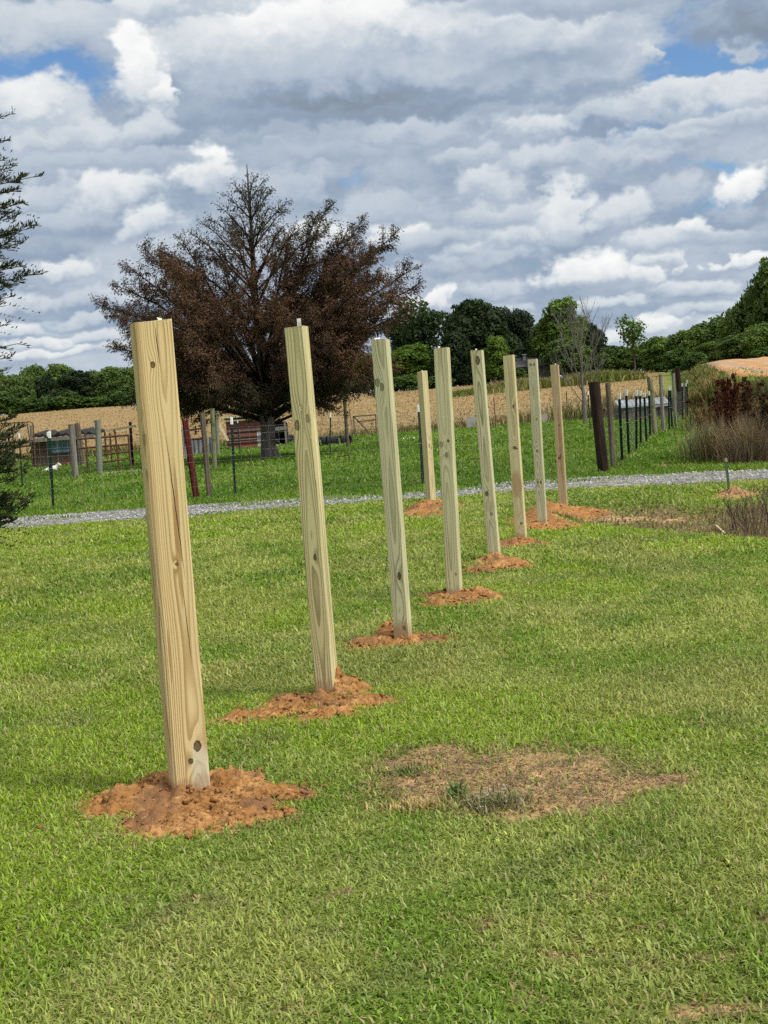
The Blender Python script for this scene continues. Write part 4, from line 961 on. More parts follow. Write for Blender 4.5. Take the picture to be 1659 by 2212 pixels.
# ------------------------------------------------------------------ pens, sheds and clutter in the pasture
def corr(name, c1, c2, axis=2, n=60.0, c3=None):
    m, g = mat(name); p = ocoord(g); q = g.noise(p, 2.2, 6, .65)
    c = g.mix(g.ss(q, .42, .56), c1, c2)
    if c3: c = g.mix(g.ss(g.noise(g.v('ADD', p, (4, 1, 2)), 1.1, 5, .6), .5, .58), c, c3)
    wv = g.m('SINE', g.m('MULTIPLY', g.sep(p)[axis], n))
    finish(g, c, .65, wv, .9, .02, .4); return m
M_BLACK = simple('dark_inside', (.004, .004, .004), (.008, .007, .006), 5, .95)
def shed():
    Y = 62.0; s = Y / FPX
    B = ground(556, 968); Y = B[1]; s = Y / FPX; z0 = B[2] - .05
    rt = thing('shed', B, 'small lean-to shed of rusty red tin with a dark open end, behind the dead tree', 'shed')
    xl = at(493, 968, Y)[0] - B[0]; xm = at(590, 963, Y)[0] - B[0]; xr = at(621, 960, Y)[0] - B[0]
    h1 = 66 * s; h0 = 62 * s; dp = 1.5
    a = MB(); a.box(((xl + xm) / 2, 0, h0 / 2), (xm - xl, .03, h0)); a.box((xl, dp / 2, h0 / 2), (.03, dp, h0)); a.box(((xl + xm) / 2, dp, h0 / 2), (xm - xl, .03, h0))
    a.build('wall', corr('rusty_tin', (.125, .022, .014), (.085, .03, .022), 2, 26, None), rt)
    a = MB(); a.box((xm - .42, -.02, h0 * .30), (.5, .012, h0 * .55)); a.build('bare_tin_patch', corr('grey_tin', (.30, .31, .33), (.20, .16, .14), 2, 26), rt)
    a = MB()
    for z in (.34, .64, .97): a.box(((xl + xm) / 2, -.03, h0 * z), (xm - xl + .06, .025, .045))
    a.build('batten', W_GREY, rt)
    a = MB(); a.box(((xl + xm) / 2, dp / 2, h1 + .03), (xm - xl + .3, dp + .4, .04), Matrix.Rotation(R(-3), 3, 'X')); a.build('roof', corr('shed_roof_tin', (.48, .48, .47), (.36, .34, .32), 0, 30), rt)
    # open gable end
    a = MB(); w = xr - xm; c = (xm + xr) / 2
    for x in (xm + .05, xr - .04): a.box((x, -.03, h0 * .40), (.08, .08, h0 * .8))
    a.bar((xm + .02, -.03, h0 * .80), (c, -.03, h0 * 1.06), .07, .08); a.bar((xr - .02, -.03, h0 * .80), (c, -.03, h0 * 1.06), .07, .08)
    a.box((c - .02, -.075, h0 * .62), (w + .14, .03, .16)); a.build('door_frame', W_GREY, rt)
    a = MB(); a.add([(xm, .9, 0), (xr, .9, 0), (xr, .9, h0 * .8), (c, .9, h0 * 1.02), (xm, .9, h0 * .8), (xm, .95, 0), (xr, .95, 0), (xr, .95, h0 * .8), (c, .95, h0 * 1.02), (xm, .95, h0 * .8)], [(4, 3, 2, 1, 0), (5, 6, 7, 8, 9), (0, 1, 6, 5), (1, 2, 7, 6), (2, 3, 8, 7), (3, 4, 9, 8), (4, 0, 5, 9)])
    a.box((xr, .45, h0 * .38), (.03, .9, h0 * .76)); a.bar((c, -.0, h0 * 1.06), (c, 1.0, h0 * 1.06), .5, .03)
    a.build('interior_shade', M_BLACK, rt)  # near-black colour on these inner faces stands in for shade inside the shed
shed()
def shelter():
    B = ground(113, 1010); Y = B[1]; s = Y / FPX; f = lambda px, py: at(px, py, Y) - B
    rt = thing('animal_shelter', B, 'low board animal shelter with ragged black roof, behind the lying white animal', 'shelter')
    a = MB(); l = f(76, 1014); r_ = f(160, 1009); h = 72 * s
    a.box(((l[0] + r_[0]) / 2, .05, h * .42), (r_[0] - l[0], .05, h * .84)); a.box((l[0], .9, h * .42), (.05, 1.7, h * .84)); a.box((r_[0], .9, h * .42), (.05, 1.7, h * .84))
    a.build('wall', weathered('shelter_boards', (.095, .062, .05), (.15, .105, .085), 31, (.16, .06, .035)), rt)
    a = MB(); b0 = f(110, 979); b1 = f(153, 977); t1 = f(153, 946)
    a.box(((b0[0] + b1[0]) / 2, -.03, (b1[2] + t1[2]) / 2), (b1[0] - b0[0], .02, t1[2] - b1[2])); a.build('blue_sheet', corr('blue_tin', (.10, .16, .22), (.16, .23, .30), 2, 46), rt)
    a = MB(); n = 26; vs = []
    p0 = f(75, 940); p1 = f(206, 932)
    for k in range(n + 1):
        t = k / n; x = p0[0] + (p1[0] - p0[0]) * t; z = p0[2] + (p1[2] - p0[2]) * t + .05 * math.sin(k * 1.9) + .03 * math.sin(k * .7)
        for yy, dz in ((-.3, -.10), (-.3, .0), (1.9, .12), (1.9, .02)): vs.append((x, yy, z + dz))
    a.add(vs, [(k * 4 + j, k * 4 + (j + 1) % 4, k * 4 + 4 + (j + 1) % 4, k * 4 + 4 + j) for k in range(n) for j in range(4)] + [(0, 1, 2, 3), (n * 4 + 3, n * 4 + 2, n * 4 + 1, n * 4)])
    a.build('roof', simple('black_felt', (.012, .012, .012), (.03, .028, .026), 6, .8), rt)
    a = MB(); a.box(((p0[0] + p1[0]) / 2, -.34, p0[2] - .20), (p1[0] - p0[0], .04, .14)); a.build('fascia_board', W_GREY, rt)
shelter()
def pipes(name, segs, m, label, cat, Y, r=.02, group=None, part='frame'):
    B = at(segs[0][0][0], segs[0][0][1], Y); B[2] = float(H(B[0], B[1])); rt = thing(name, B, label, cat, group)
    a = MB()
    for s_ in segs: a.tube([tuple(at(px, py, Y) - B) for px, py in s_], r, 6)
    a.build(part, m, rt); return rt, B
YC = float(ground(216, 1026)[1])
pipes('corral_panel', [[(165, 949), (216, 945), (277, 940)], [(168, 969), (216, 965), (277, 960)], [(184, 936), (187, 975), (190.5, 1031)], [(226, 932), (228, 957), (230, 990)], [(247, 927), (252, 962), (258, 1017)], [(205, 1000), (240, 996), (277, 990)], [(277, 938), (279, 970), (283, 1008)],
    [(205, 984), (240, 980), (277, 975)], [(237, 935), (239, 960), (242, 1000)]], M_RUST, 'rusty pipe corral panels left of the nearest timber post', 'corral panel', YC + .3, .03)
pipes('corral_panel', [[(392, 931), (420, 928), (442, 925)], [(392, 951), (420, 949), (445, 947)], [(422, 920), (422.5, 930), (423, 938)], [(398, 922), (403, 960), (407, 1010)]], M_RUST, 'short rusty pipe rails between the dark red post and the brown post', 'corral panel', YC + 1.0, .03)
YG = float(ground(72, 1015)[1]) + .5
rt, B = pipes('pen_gate', [[(-40, 917), (20, 914), (55, 912), (64, 911), (70, 914), (72, 921), (74, 960), (77, 1014)], [(58, 912), (62, 935), (66, 960)], [(-40, 965), (20, 962), (74, 955)], [(-40, 1016), (20, 1016), (77, 1013)]], M_RUST, 'rounded tube gate with wire infill at the left edge of the pens', 'gate', YG, .022)
a = MB()
for k in range(16):
    x = -40 + k * 7
    a.tube([tuple(at(x, 917, YG) - B), tuple(at(min(x + 40, 74), 955, YG) - B)], .0035, 3); a.tube([tuple(at(min(x + 40, 72), 915, YG) - B), tuple(at(x, 960, YG) - B)], .0035, 3)
a.build('wire_infill', M_WIRE, rt)
pipes('pen_rail', [[(0, 957), (40, 954), (78, 950), (112, 946)], [(0, 966), (40, 964), (70, 962)], [(13, 951), (14, 990)], [(30, 950), (32, 1010)]], W_BROWN, 'dark brown pen rails behind the cedar twigs at the left edge', 'rail', YG + 1.2, .05, part='rails')
def board(a_, b_, Y, w, t, m, label, name='board', cat='board'):
    A = at(*a_, Y); Bq = at(*b_, Y); mb = MB(); mb.bar((0, 0, 0), tuple(Bq - A), t, w); o = mb.build(name, m); o.location = tuple(A); tag(o, label, cat)
Yq = float(ground(262, 1026)[1])
board((226, 1026), (303, 1019), Yq, .12, .14, simple('pale_beam_wood', (.30, .25, .19), (.38, .32, .25), 9), 'pale timber beam lying on the grass by the corral panels', 'timber_beam', 'beam')
board((232, 930.5), (292, 920), YC + 4, .07, .14, W_PALE, 'long pale yellow board resting on the pen fence')
board((473, 918), (493, 952), 58.0, .09, .05, W_PALE, 'pale board leaning against the left end of the red tin shed')
def sheet(c4, Y, m, name, label, cat, th=.02, seg=10, amp=.02):
    P = [at(*c, Y) for c in c4]; o0 = P[0]; mb = MB(); vs = []
    for l in (0, 1):
        for j in range(3):
            for k in range(seg + 1):
                t = k / seg; s_ = j / 2; q = (P[0] * (1 - t) + P[1] * t) * (1 - s_) + (P[3] * (1 - t) + P[2] * t) * s_ - o0
                vs.append((q[0], q[1] + l * th + amp * math.sin(k * 2.4 + j), q[2]))
    n = seg + 1; N = 3 * n; fs = []
    for j in range(2):
        for k in range(seg):
            i = j * n + k; fs.append((i, i + 1, i + n + 1, i + n)); fs.append((N + i, N + i + n, N + i + n + 1, N + i + 1))
    rim = [k for k in range(n)] + [n + seg, 2 * n + seg] + [2 * n + k for k in range(seg - 1, -1, -1)] + [n]
    for k in range(len(rim)): i, j = rim[k], rim[(k + 1) % len(rim)]; fs.append((i, N + i, N + j, j))
    mb.add(vs, fs); o = mb.build(name, m); o.location = tuple(o0); tag(o, label, cat)
M_GTIN = corr('old_grey_tin', (.20, .20, .215), (.13, .125, .13), 0, 40)
sheet([(413, 987), (462, 984), (461, 944), (412, 947)], 56.0, M_GTIN, 'tin_sheet', 'grey ribbed tin sheet standing behind the dark red and brown posts', 'tin sheet')
sheet([(396, 991), (408, 988), (404, 922), (391, 918)], YC + .6, simple('torn_pink_plastic', (.45, .36, .33), (.58, .50, .46), 9, .7), 'plastic_sheet', 'torn pinkish-white plastic sheet hanging at the right edge of the nearest post', 'plastic sheet', .006, 8, .04)
M_GPAN = simple('grey_panel_paint', (.24, .225, .235), (.33, .31, .315), 4, .8)
sheet([(1008, 934), (1031, 932), (1030, 900), (1007, 903)], 70.2, M_GPAN, 'fence_panel', 'pale grey panel propped on the field fence between two timber posts', 'panel', .03, 4, 0)
sheet([(1168, 929), (1183, 927), (1182, 893), (1167, 896)], 70.2, simple('tan_panel_paint', (.28, .24, .20), (.34, .29, .25), 4, .8), 'fence_panel', 'tan-grey panel on the field fence beside the greyish-green post', 'panel', .03, 4, 0)
# field gate with a diagonal brace
YF = float(ground(786, 946)[1])
B = at(765, 948, YF); rt = thing('field_gate', B, 'timber field gate with a diagonal brace beside the old tyres', 'gate'); a = MB()
for s_ in ([(763, 900), (812, 896)], [(771, 911), (811, 907)], [(811, 896), (814, 948)], [(764, 900), (810, 948)], [(763, 899), (768, 951)], [(768, 950), (814, 947)]):
    a.bar(tuple(at(*s_[0], YF) - B), tuple(at(*s_[1], YF) - B), .05, .06 + .004 * (s_[0][0] % 3))
a.build('gate_frame', W_BROWN, rt)
# tyres
m, g = mat('old_tyre_rubber'); p = ocoord(g); finish(g, g.mix(g.ss(g.noise(p, 9, 4, .6), .4, .65), (.014, .015, .016), (.035, .035, .035)), .8, g.m('SINE', g.m('MULTIPLY', g.sep(p)[0], 160)), .6, .01, .3); M_TYRE = m
def tyre_mesh():
    mb = MB(); n = 28; prof = [(-.075, .70), (-.095, .82), (-.085, .94), (-.06, 1.0), (.06, 1.0), (.085, .94), (.095, .82), (.075, .70), (.055, .68), (-.055, .68)]
    vs = [];
    for k in range(n):
        a = 2 * math.pi * k / n
        for q, (x, r_) in enumerate(prof):
            rr = r_ * (1 - (.035 if (q in (3, 4) and k % 2) else 0)); vs.append((x, rr * math.cos(a) * .23, rr * math.sin(a) * .23 + .23))
    m_ = len(prof); fs = [(k * m_ + q, k * m_ + (q + 1) % m_, ((k + 1) % n) * m_ + (q + 1) % m_, ((k + 1) % n) * m_ + q) for k in range(n) for q in range(m_)]
    return mb.add(vs, fs)
t0 = None
TL = ['old tyre at the left end of the tyre row behind the tyre-row steel post', 'old tyre second from the left in the row of standing tyres', 'old tyre third from the left in the row of standing tyres', 'old tyre fourth from the left in the row of standing tyres', 'old tyre in the row just left of the tall brown post', 'old tyre behind the tall brown post in the row', 'old tyre at the right end of the row, past the tall brown post', 'single old tyre standing near the shed opening, left of the tyre row']
for k, px in enumerate((697, 707, 717, 727, 737, 747, 757, 631)):
    B = ground(px, 967 - (px - 690) * .07 if k < 7 else 957)
    if t0 is None: o = t0 = tyre_mesh().build('old_tyre', M_TYRE, smooth=False)
    else: o = t0.copy(); COL.objects.link(o)
    o.location = tuple(B - np.array([0, 0, .03])); o.rotation_euler = (0, R(-14 + 5 * (k % 3)), R(-38 + 9 * (k % 4))); tag(o, TL[k], 'tyre', 'row of old tyres')
# long low tin-roofed pen behind the lane fence
B = ground(1392, 907); Y = B[1]; s = Y / FPX; f = lambda px, py: at(px, py, Y) - B
rt = thing('poultry_pen', B, 'long low brown pen with a pale tin roof behind the lane fence posts', 'pen'); l = f(1341, 912)[0]; r_ = f(1450, 902)[0]; h = 40 * s
a = MB(); a.box(((l + r_) / 2, 0, h * .40), (r_ - l, .05, h * .8)); a.box((l, .7, h * .4), (.05, 1.4, h * .8)); a.box((r_, .7, h * .4), (.05, 1.4, h * .8)); a.build('wall', weathered('pen_boards', (.085, .065, .055), (.14, .11, .095), 41), rt)
a = MB(); a.box((l + (r_ - l) * .33, .55, h * .93), ((r_ - l) * .68, 1.4, .02), Matrix.Rotation(R(13), 3, 'X')); a.box((l + (r_ - l) * .85, .55, h * .90), ((r_ - l) * .33, 1.4, .02), Matrix.Rotation(R(15), 3, 'X') @ Matrix.Rotation(R(-2), 3, 'Y')); a.build('roof', corr('pen_roof_tin', (.20, .21, .23), (.28, .285, .295), 0, 30), rt)
a = MB(); a.box((l + (r_ - l) * .80, -.04, h * .45), (.24, .03, h * .35)); a.build('hatch', M_BLACK, rt)
# a white animal lying in the grass
def animal():
    B = ground(115, 1019); s = B[1] / FPX
    rt = thing('white_animal', B, 'white dog lying in the grass with its head up, beside the pair of steel posts', 'dog')
    me = bpy.data.meshes.new('body'); P = [(-.26, .02, .07), (-.12, 0, .10), (.04, 0, .12), (.13, -.01, .17), (.185, -.02, .235), (.225, -.03, .25), (.275, -.035, .225), (.315, -.04, .205)]
    rd = [.075, .095, .095, .07, .055, .055, .038, .026]; E = [(k, k + 1) for k in range(7)]
    def limb(j, pts, rr):
        last = j
        for p_, r_ in zip(pts, rr): P.append(p_); rd.append(r_); E.append((last, len(P) - 1)); last = len(P) - 1
    limb(2, [(.10, -.08, .06), (.20, -.09, .03), (.27, -.09, .025)], [.035, .025, .022]); limb(2, [(.11, .08, .06), (.2, .09, .03)], [.035, .025])
    limb(0, [(-.20, -.11, .07), (-.06, -.14, .04), (-.16, -.15, .022)], [.055, .035, .022]); limb(0, [(-.36, .03, .05), (-.42, -.03, .03)], [.025, .016])
    limb(5, [(.205, -.07, .295), (.20, -.075, .325)], [.02, .008]); limb(5, [(.215, .01, .295), (.21, .015, .325)], [.02, .008])
    me.from_pydata(P, E, []); o = link('body', me, simple('white_fur', (.74, .71, .66), (.60, .55, .49), 12, .95), rt)
    md = o.modifiers.new('skin', 'SKIN'); o.modifiers.new('sub', 'SUBSURF').levels = 1; o.modifiers['sub'].render_levels = 2
    for k, v in enumerate(me.skin_vertices[0].data): v.radius = (rd[k], rd[k]); v.use_root = (k == 0)
    n = MB(); n.box((.338, -.042, .208), (.016, .02, .014), None, .004); n.build('nose', M_BLACK, rt); n = MB(); n.box((.262, -.066, .252), (.008, .008, .009), None, .002); n.build('eye', M_BLACK, rt)
    for c in o.data.polygons: c.use_smooth = True
    rt.scale = (.92, .92, .92); rt.rotation_euler[2] = R(6)
animal()
# short green stake in the little sandy heap
B = STAKE_B - np.array([0, 0, .1]); T = at(1567.5, 990, B[1]); M, h = frame(B, T, .4)
rt = thing('garden_stake', (0, 0, 0), 'short dark green stake in a small sandy heap beside the driveway', 'stake'); rt.matrix_world = M
a = MB(); a.box((0, 0, h / 2), (.032, .005, h)); a.box((0, .012, h / 2), (.005, .022, h)); a.build('post', simple('stake_green', (.03, .06, .03), (.05, .085, .04), 20, .6), rt)
a = MB(); a.box((0, .006, h - .02), (.036, .026, .045)); a.build('stake_top', simple('stake_rust', (.16, .12, .08), (.24, .20, .13), 20, .8), rt)
# scraps and sticks in the pasture
def stick(pts, label, r=.012, m=None, name='fallen_stick', cat='stick'):
    B = ground(*pts[0]); a = MB(); a.tube([tuple(at(px, py, B[1]) - B + np.array([0, 0, r * 1.0])) for px, py in pts], r, 5); o = a.build(name, m or W_DARK); o.location = tuple(B); tag(o, label, cat)
stick([(727, 1003), (728, 988), (755, 984), (757, 1000)], 'bent dark stick poking from the pasture right of the white-tagged post')
stick([(1005, 1004), (1010, 994), (1036, 992), (1038, 998)], 'hooked dark stick in the pasture between two middle posts')
stick([(1068, 992), (1085, 990), (1097, 987)], 'dark stick lying flat in the pasture beside the big-top-knot post')
stick([(846, 992), (850, 972), (843, 966)], 'thin dark curved twig in the pasture left of the twin-knot post top half', .010)
stick([(893, 1074), (902, 1070), (912, 1073)], 'small dark twig by the driveway left of the edge-on corner post', .008)
M_SCRAP = simple('white_plastic', (.74, .74, .72), (.6, .6, .58), 20, .5)
def scrap(px, py, w, label):
    B = ground(px, py); a = MB(); n = 7; vs = []
    for j in range(3):
        for k in range(n): vs.append(((k / (n - 1) - .5) * w, (j - 1) * w * .25, .05 + .05 * math.sin(k * 2.1 + j * 1.3) * (1 - abs(j - 1) * .4)))
    N = len(vs); vs += [(x, y, z - .012) for x, y, z in vs]; fs = []
    for j in range(2):
        for k in range(n - 1): i = j * n + k; fs += [(i, i + 1, i + n + 1, i + n), (N + i, N + i + n, N + i + n + 1, N + i + 1)]
    a.add(vs, fs); o = a.build('plastic_scrap', M_SCRAP); o.location = tuple(B); tag(o, label, 'litter')
scrap(884, 950, .45, 'white crumpled plastic scrap lying in the pasture right of the twin-knot post')
# far house glimpsed through the trees
def house():
    Y = 168.0; B = at(1122, 800, Y); B[2] = float(H(B[0], B[1])); zr = at(1128, 772, Y)[2] - B[2]
    rt = thing('distant_house', B, 'dark-roofed house glimpsed between the trees beyond the field', 'house')
    a = MB(); a.box((0, 2.5, zr * .3), (7, 5, zr * .6)); a.build('wall', simple('house_siding', (.12, .11, .10), (.16, .15, .14), 2), rt)
    a = MB(); y0, y1, zb = -.4, 5.4, zr * .6; a.add([(-3.8, y0, zb), (3.8, y0, zb), (3.8, y1, zb), (-3.8, y1, zb), (-3.4, 2.5, zr), (3.4, 2.5, zr)], [(0, 1, 5, 4), (2, 3, 4, 5), (1, 2, 5), (3, 0, 4), (3, 2, 1, 0)]); a.build('roof', simple('shingles', (.05, .05, .055), (.085, .08, .08), 3), rt)
    a = MB(); c = at(1136, 770, Y)[0] - B[0]; a.box((c, 1.8, zr * .95), (.35, .35, .9)); a.box((c, 1.8, zr * .95 + .5), (.55, .55, .12)); a.build('chimney', simple('chimney_metal', (.32, .32, .33), (.4, .4, .4), 5), rt)
    for x in (-2, 1.2):
        a = MB(); a.box((x, -.03, zr * .3), (1.0, .05, 1.0)); a.build('window', M_BLACK, rt)
house()

# ------------------------------------------------------------------ trees
BARK = weathered('tree_bark', (.055, .045, .036), (.12, .10, .08), 51)
BARK_C = weathered('cedar_bark', (.12, .095, .075), (.22, .18, .15), 55)
BARK_P = weathered('pale_dead_bark', (.11, .095, .08), (.19, .17, .145), 57)
def unit(v): return v / np.maximum(np.linalg.norm(v, axis=-1, keepdims=True), 1e-9)
def leaf_quads(P, nrm, size, col, aspect=1.5):
    """small pointed leaf-clump faces at P, facing roughly nrm"""
    n = len(P); nrm = unit(nrm + rng.normal(0, .75, (n, 3))); t = unit(np.cross(nrm, rng.normal(0, 1, (n, 3)))); b = np.cross(nrm, t)
    s = size[:, None]; k = nrm * s * .18
    V = np.stack([P - t * s * aspect * .5, P + b * s * .42 - k, P + t * s * aspect * .5, P - b * s * .42 - k], 1).reshape(-1, 3)
    return V, (np.arange(n) * 4)[:, None] + np.array([[0, 1, 2, 3]]), np.repeat(col, 4, 0)
def crown_mesh(lobes, nper, size, c_lo, c_hi, shell=.8, up=.25, gap=.0):
    Vs = []; Cs = []
    for (cx, cy, cz, r, rz) in lobes:
        n = max(6, int(nper * r * r)); d = unit(rng.normal(0, 1, (n, 3))); d[:, 2] = np.where((d[:, 2] < -.35) & (rng.random(n) < .6), -d[:, 2], d[:, 2])
        rad = np.where(rng.random(n) < shell, rng.uniform(.82, 1.12, n), rng.uniform(.35, .9, n)) * (.66 + .68 * vn(d[:, 0] * 2.9 + cx * 3 + 50, d[:, 2] * 2.9 + d[:, 1] * 1.7 + cz * 3 + 50, 501))
        P = d * rad[:, None] * np.array([r, r, rz]) + np.array([cx, cy, cz])
        tn = rng.random(); tone = np.clip(.45 * tn + .45 * rng.random(n) + .6 * (vn(P[:, 0] * 1.3 + 99, P[:, 2] * 1.3 + P[:, 1] * .7 + 99, 502) - .5), 0, 1)
        c = mixc(c_lo, c_hi, tone)
        V, F, C = leaf_quads(P, d + np.array([0, 0, up]), size * rng.uniform(.6, 1.35, n), c)
        Vs.append(V); Cs.append(C)
    V = np.concatenate(Vs); C = np.concatenate(Cs); F = np.arange(len(V)).reshape(-1, 4)
    return V, F, C
def trunk_mb(h, r, lobes, lean_=.0):
    a = MB(); a.tube([(0, 0, -.4), (.05 * r, 0, h * .3), (lean_ * .4, 0, h * .6), (lean_, 0, h * .92)], [r * 1.25, r, r * .7, r * .2], 8)
    for (cx, cy, cz, lr, rz) in lobes[:10]:
        z0 = max(.22 * h, cz * .55); a.tube([(lean_ * .3, 0, z0), (cx * .45, cy * .45, z0 + (cz - z0) * .6), (cx * .9, cy * .9, cz)], [r * .5, r * .32, r * .1], 5)
    return a
def make_lobes(h, w, n, base=.25, kind='round'):
    L = []
    for k in range(n):
        t = (k + .5) / n; z = h * (base + (1 - base) * (t ** .9)) * .93
        f = {'round': math.sin(math.pi * min(1, .22 + t * .74)) ** .7, 'cone': (1 - t * .86) ** .8, 'vase': .35 + .65 * t if t < .8 else .8, 'pine': .75 if t > .35 else .55}[kind]
        a = k * 2.4 + random.uniform(-.5, .5); rr = w * .5 * f * random.uniform(.35, .72); r = w * random.uniform(.20, .30) * (.6 + .5 * f)
        L.append((math.cos(a) * rr, math.sin(a) * rr, z, r, r * random.uniform(.62, .9)))
    if kind in ('round', 'vase'): L.append((0, 0, h * .6, w * .28, h * .26))
    if kind == 'cone': L.append((0, 0, h * .42, w * .34, h * .36)); L.append((0, 0, h * .82, w * .12, h * .17))
    return L
KINDS = {}
def tree_kind(key, h, w, nl, lo, hi, dens=130, size=.42, kind='round', base=.2, trunk=.22, shell=.8, variants=2):
    KINDS[key] = []
    for v in range(variants):
        L = make_lobes(h, w, nl, base, kind); V, F, C = crown_mesh(L, dens, size, lo, hi, shell)
        KINDS[key].append((h, w, V, F, C, trunk_mb(h, trunk, L), {}))
tree_kind('broad', 10, 9, 16, (.030, .058, .014), (.130, .195, .048), base=.14, variants=3)
tree_kind('dark', 11, 9, 18, (.010, .021, .009), (.042, .066, .022), base=.06, variants=2, dens=170)
tree_kind('pine', 12, 6.5, 13, (.016, .030, .016), (.050, .076, .034), base=.25, kind='pine', variants=2, dens=150, size=.36)
tree_kind('light', 10, 6.5, 14, (.045, .090, .012), (.130, .200, .032), base=.16, variants=2, dens=150)
tree_kind('leggy', 11, 8, 9, (.016, .034, .014), (.058, .090, .030), base=.5, kind='vase', variants=1, dens=110, size=.36)
tree_kind('field', 10, 9, 15, (.038, .076, .016), (.160, .230, .050), base=.10, variants=2)
tree_kind('shrub', 4, 4.6, 9, (.024, .052, .012), (.090, .145, .030), base=.1, variants=3, dens=190, size=.30, trunk=.1)
tree_kind('sapling', 6, 4.6, 11, (.040, .085, .015), (.105, .170, .030), base=.3, kind='vase', variants=1, dens=80, size=.26, trunk=.10, shell=.6)
TREE_N = {'field': 'broadleaf_tree', 'broad': 'broadleaf_tree', 'dark': 'dark_evergreen_tree', 'pine': 'pine_tree', 'light': 'light_green_tree', 'leggy': 'open_crowned_tree', 'shrub': 'shrub', 'sapling': 'small_tree'}
_tc = 0
def tree(key, px, top, wpx, Y, label, group=None, base=None, var=None, depth=1.0):
    global _tc; _tc += 1
    vs = KINDS[key]; h0, w0, V, F, C, tm, cache = vs[(_tc if var is None else var) % len(vs)]
    T = at(px, top, Y)
    xb = T[0]; zb = float(H(xb, Y)) if base is None else at(px, base, Y)[2]
    sc = wpx * Y / FPX / w0; sz = (T[2] - zb) / h0
    rt = thing(TREE_N[key], (xb, Y, zb), label, 'shrub' if key == 'shrub' else 'tree', group, rz=(_tc * 2.399) % 6.28)
    if 'c' not in cache:
        o = npmesh('crown', V, F, M_LEAF, rt, col=C); cache['c'] = o.data; t = tm.build('trunk', BARK, rt); cache['t'] = t.data
    else:
        for nm, k in (('crown', 'c'), ('trunk', 't')):
            o = bpy.data.objects.new(nm, cache[k]); COL.objects.link(o); o.parent = rt
    rt.scale = (sc, sc * depth, sz)
    return rt
GL = 'trees of the left tree line'; GC = 'trees behind the straw field'; GR = 'trees along the dirt road'
LEFT = [(-22, 806, 90, 'broad', 'broadleaf tree at the far left edge behind the cedar twigs'), (30, 812, 80, 'broad', 'mid-green tree near the left edge, lower than its right neighbour'), (74, 797, 84, 'broad', 'round-topped tree left of the tallest one in the left tree line'), (92, 815, 60, 'dark', 'dark tree tucked under the left tree line crest'),
        (128, 789, 92, 'broad', 'tallest rounded tree of the left tree line'), (165, 803, 84, 'dark', 'dark shady tree right of the tallest in the left tree line'), (203, 806, 80, 'broad', 'broad tree in the middle dip of the left tree line'), (240, 795, 88, 'broad', 'high tree just left of the nearest timber post'), (276, 800, 84, 'broad', 'tree half hidden by the left side of the nearest timber post'),
        (330, 806, 90, 'broad', 'tree behind the left skirts of the dead tree'), (395, 800, 100, 'broad', 'green tree seen through the dead tree right of the nearest post'), (470, 800, 100, 'dark', 'dark tree behind the lower left boughs of the dead tree'), (540, 804, 100, 'broad', 'tree behind the dead trunk'), (620, 802, 100, 'broad', 'tree behind the white-tagged post'), (700, 790, 110, 'dark', 'dark tree behind the right boughs of the dead tree'), (780, 770, 110, 'broad', 'tree behind the twin-knot post top')]
for px, top, w, k, lab in LEFT: tree(k, px, top, w, 186 + (px % 5) * 3, lab, GL)
for px, top, w, lab in ((10, 850, 90, 'low bright shrub at the left end of the field edge'), (60, 862, 70, 'low shrub at the field edge beside the tube gate'), (104, 858, 74, 'low shrub above the blue tin sheet at the field edge'), (152, 850, 80, 'dark round shrub above the split grey post at the field edge'), (206, 858, 80, 'pale green round shrub above the grey-green post at the field edge'), (262, 846, 64, 'pointed shrub left of the nearest timber post at the field edge'), (420, 858, 90, 'shrub seen under the dead tree at the field edge'), (345, 868, 70, 'low shrub at the field edge right of the nearest timber post')):
    tree('shrub', px, top, w, 174, lab, 'shrubs along the field edge')
tree('leggy', 908, 668, 125, 178, 'open-crowned tree with sky gaps just right of the dead tree', GC)
tree('leggy', 862, 690, 80, 182, 'open-crowned tree half behind the right side of the dead tree', GC)
tree('light', 884, 742, 100, 170, 'bright green bushy tree above the edge-on corner post', GC)
tree('dark', 1018, 650, 168, 172, 'big dark evergreen, largest behind the straw field', GC, depth=.8)
tree('dark', 985, 720, 90, 168, 'lower dark tree at the foot of the big dark evergreen', GC)
tree('light', 1070, 725, 64, 162, 'light green young tree in front of the big dark evergreen', GC)
tree('pine', 1098, 664, 80, 180, 'left one of two dark pines between the big evergreen and the tall light tree', GC)
tree('pine', 1132, 682, 72, 182, 'right one of two dark pines between the big evergreen and the tall light tree', GC)
tree('dark', 1155, 728, 80, 176, 'dark low tree right of the house roof', GC)
tree('light', 1210, 645, 105, 168, 'tall light green tree, brightest behind the straw field', GC)
tree('broad', 1178, 690, 80, 172, 'green tree at the left shoulder of the tall light green tree', GC)
tree('dark', 1258, 698, 84, 172, 'dark rounded tree behind the bare tree', GC)
tree('broad', 1225, 735, 100, 164, 'low green tree at the foot of the tall light green tree', GC)
for px, top, w, lab in ((940, 815, 70, 'shrub at the field edge behind the swirl-grain post'), (870, 812, 70, 'shrub at the field edge behind the twin-knot post'), (1110, 795, 60, 'shrub below the house roof'), (1310, 756, 60, 'shrub in the gap right of the bare tree'), (1340, 752, 60, 'shrub at the foot of the slender small tree'), (1395, 745, 70, 'shrub right of the slender small tree')):
    tree('shrub', px, top, w, 160, lab, 'shrubs along the field edge')
tree('sapling', 1365, 688, 74, 140, 'slender small tree standing alone against the sky right of the bare tree', GR, base=792)
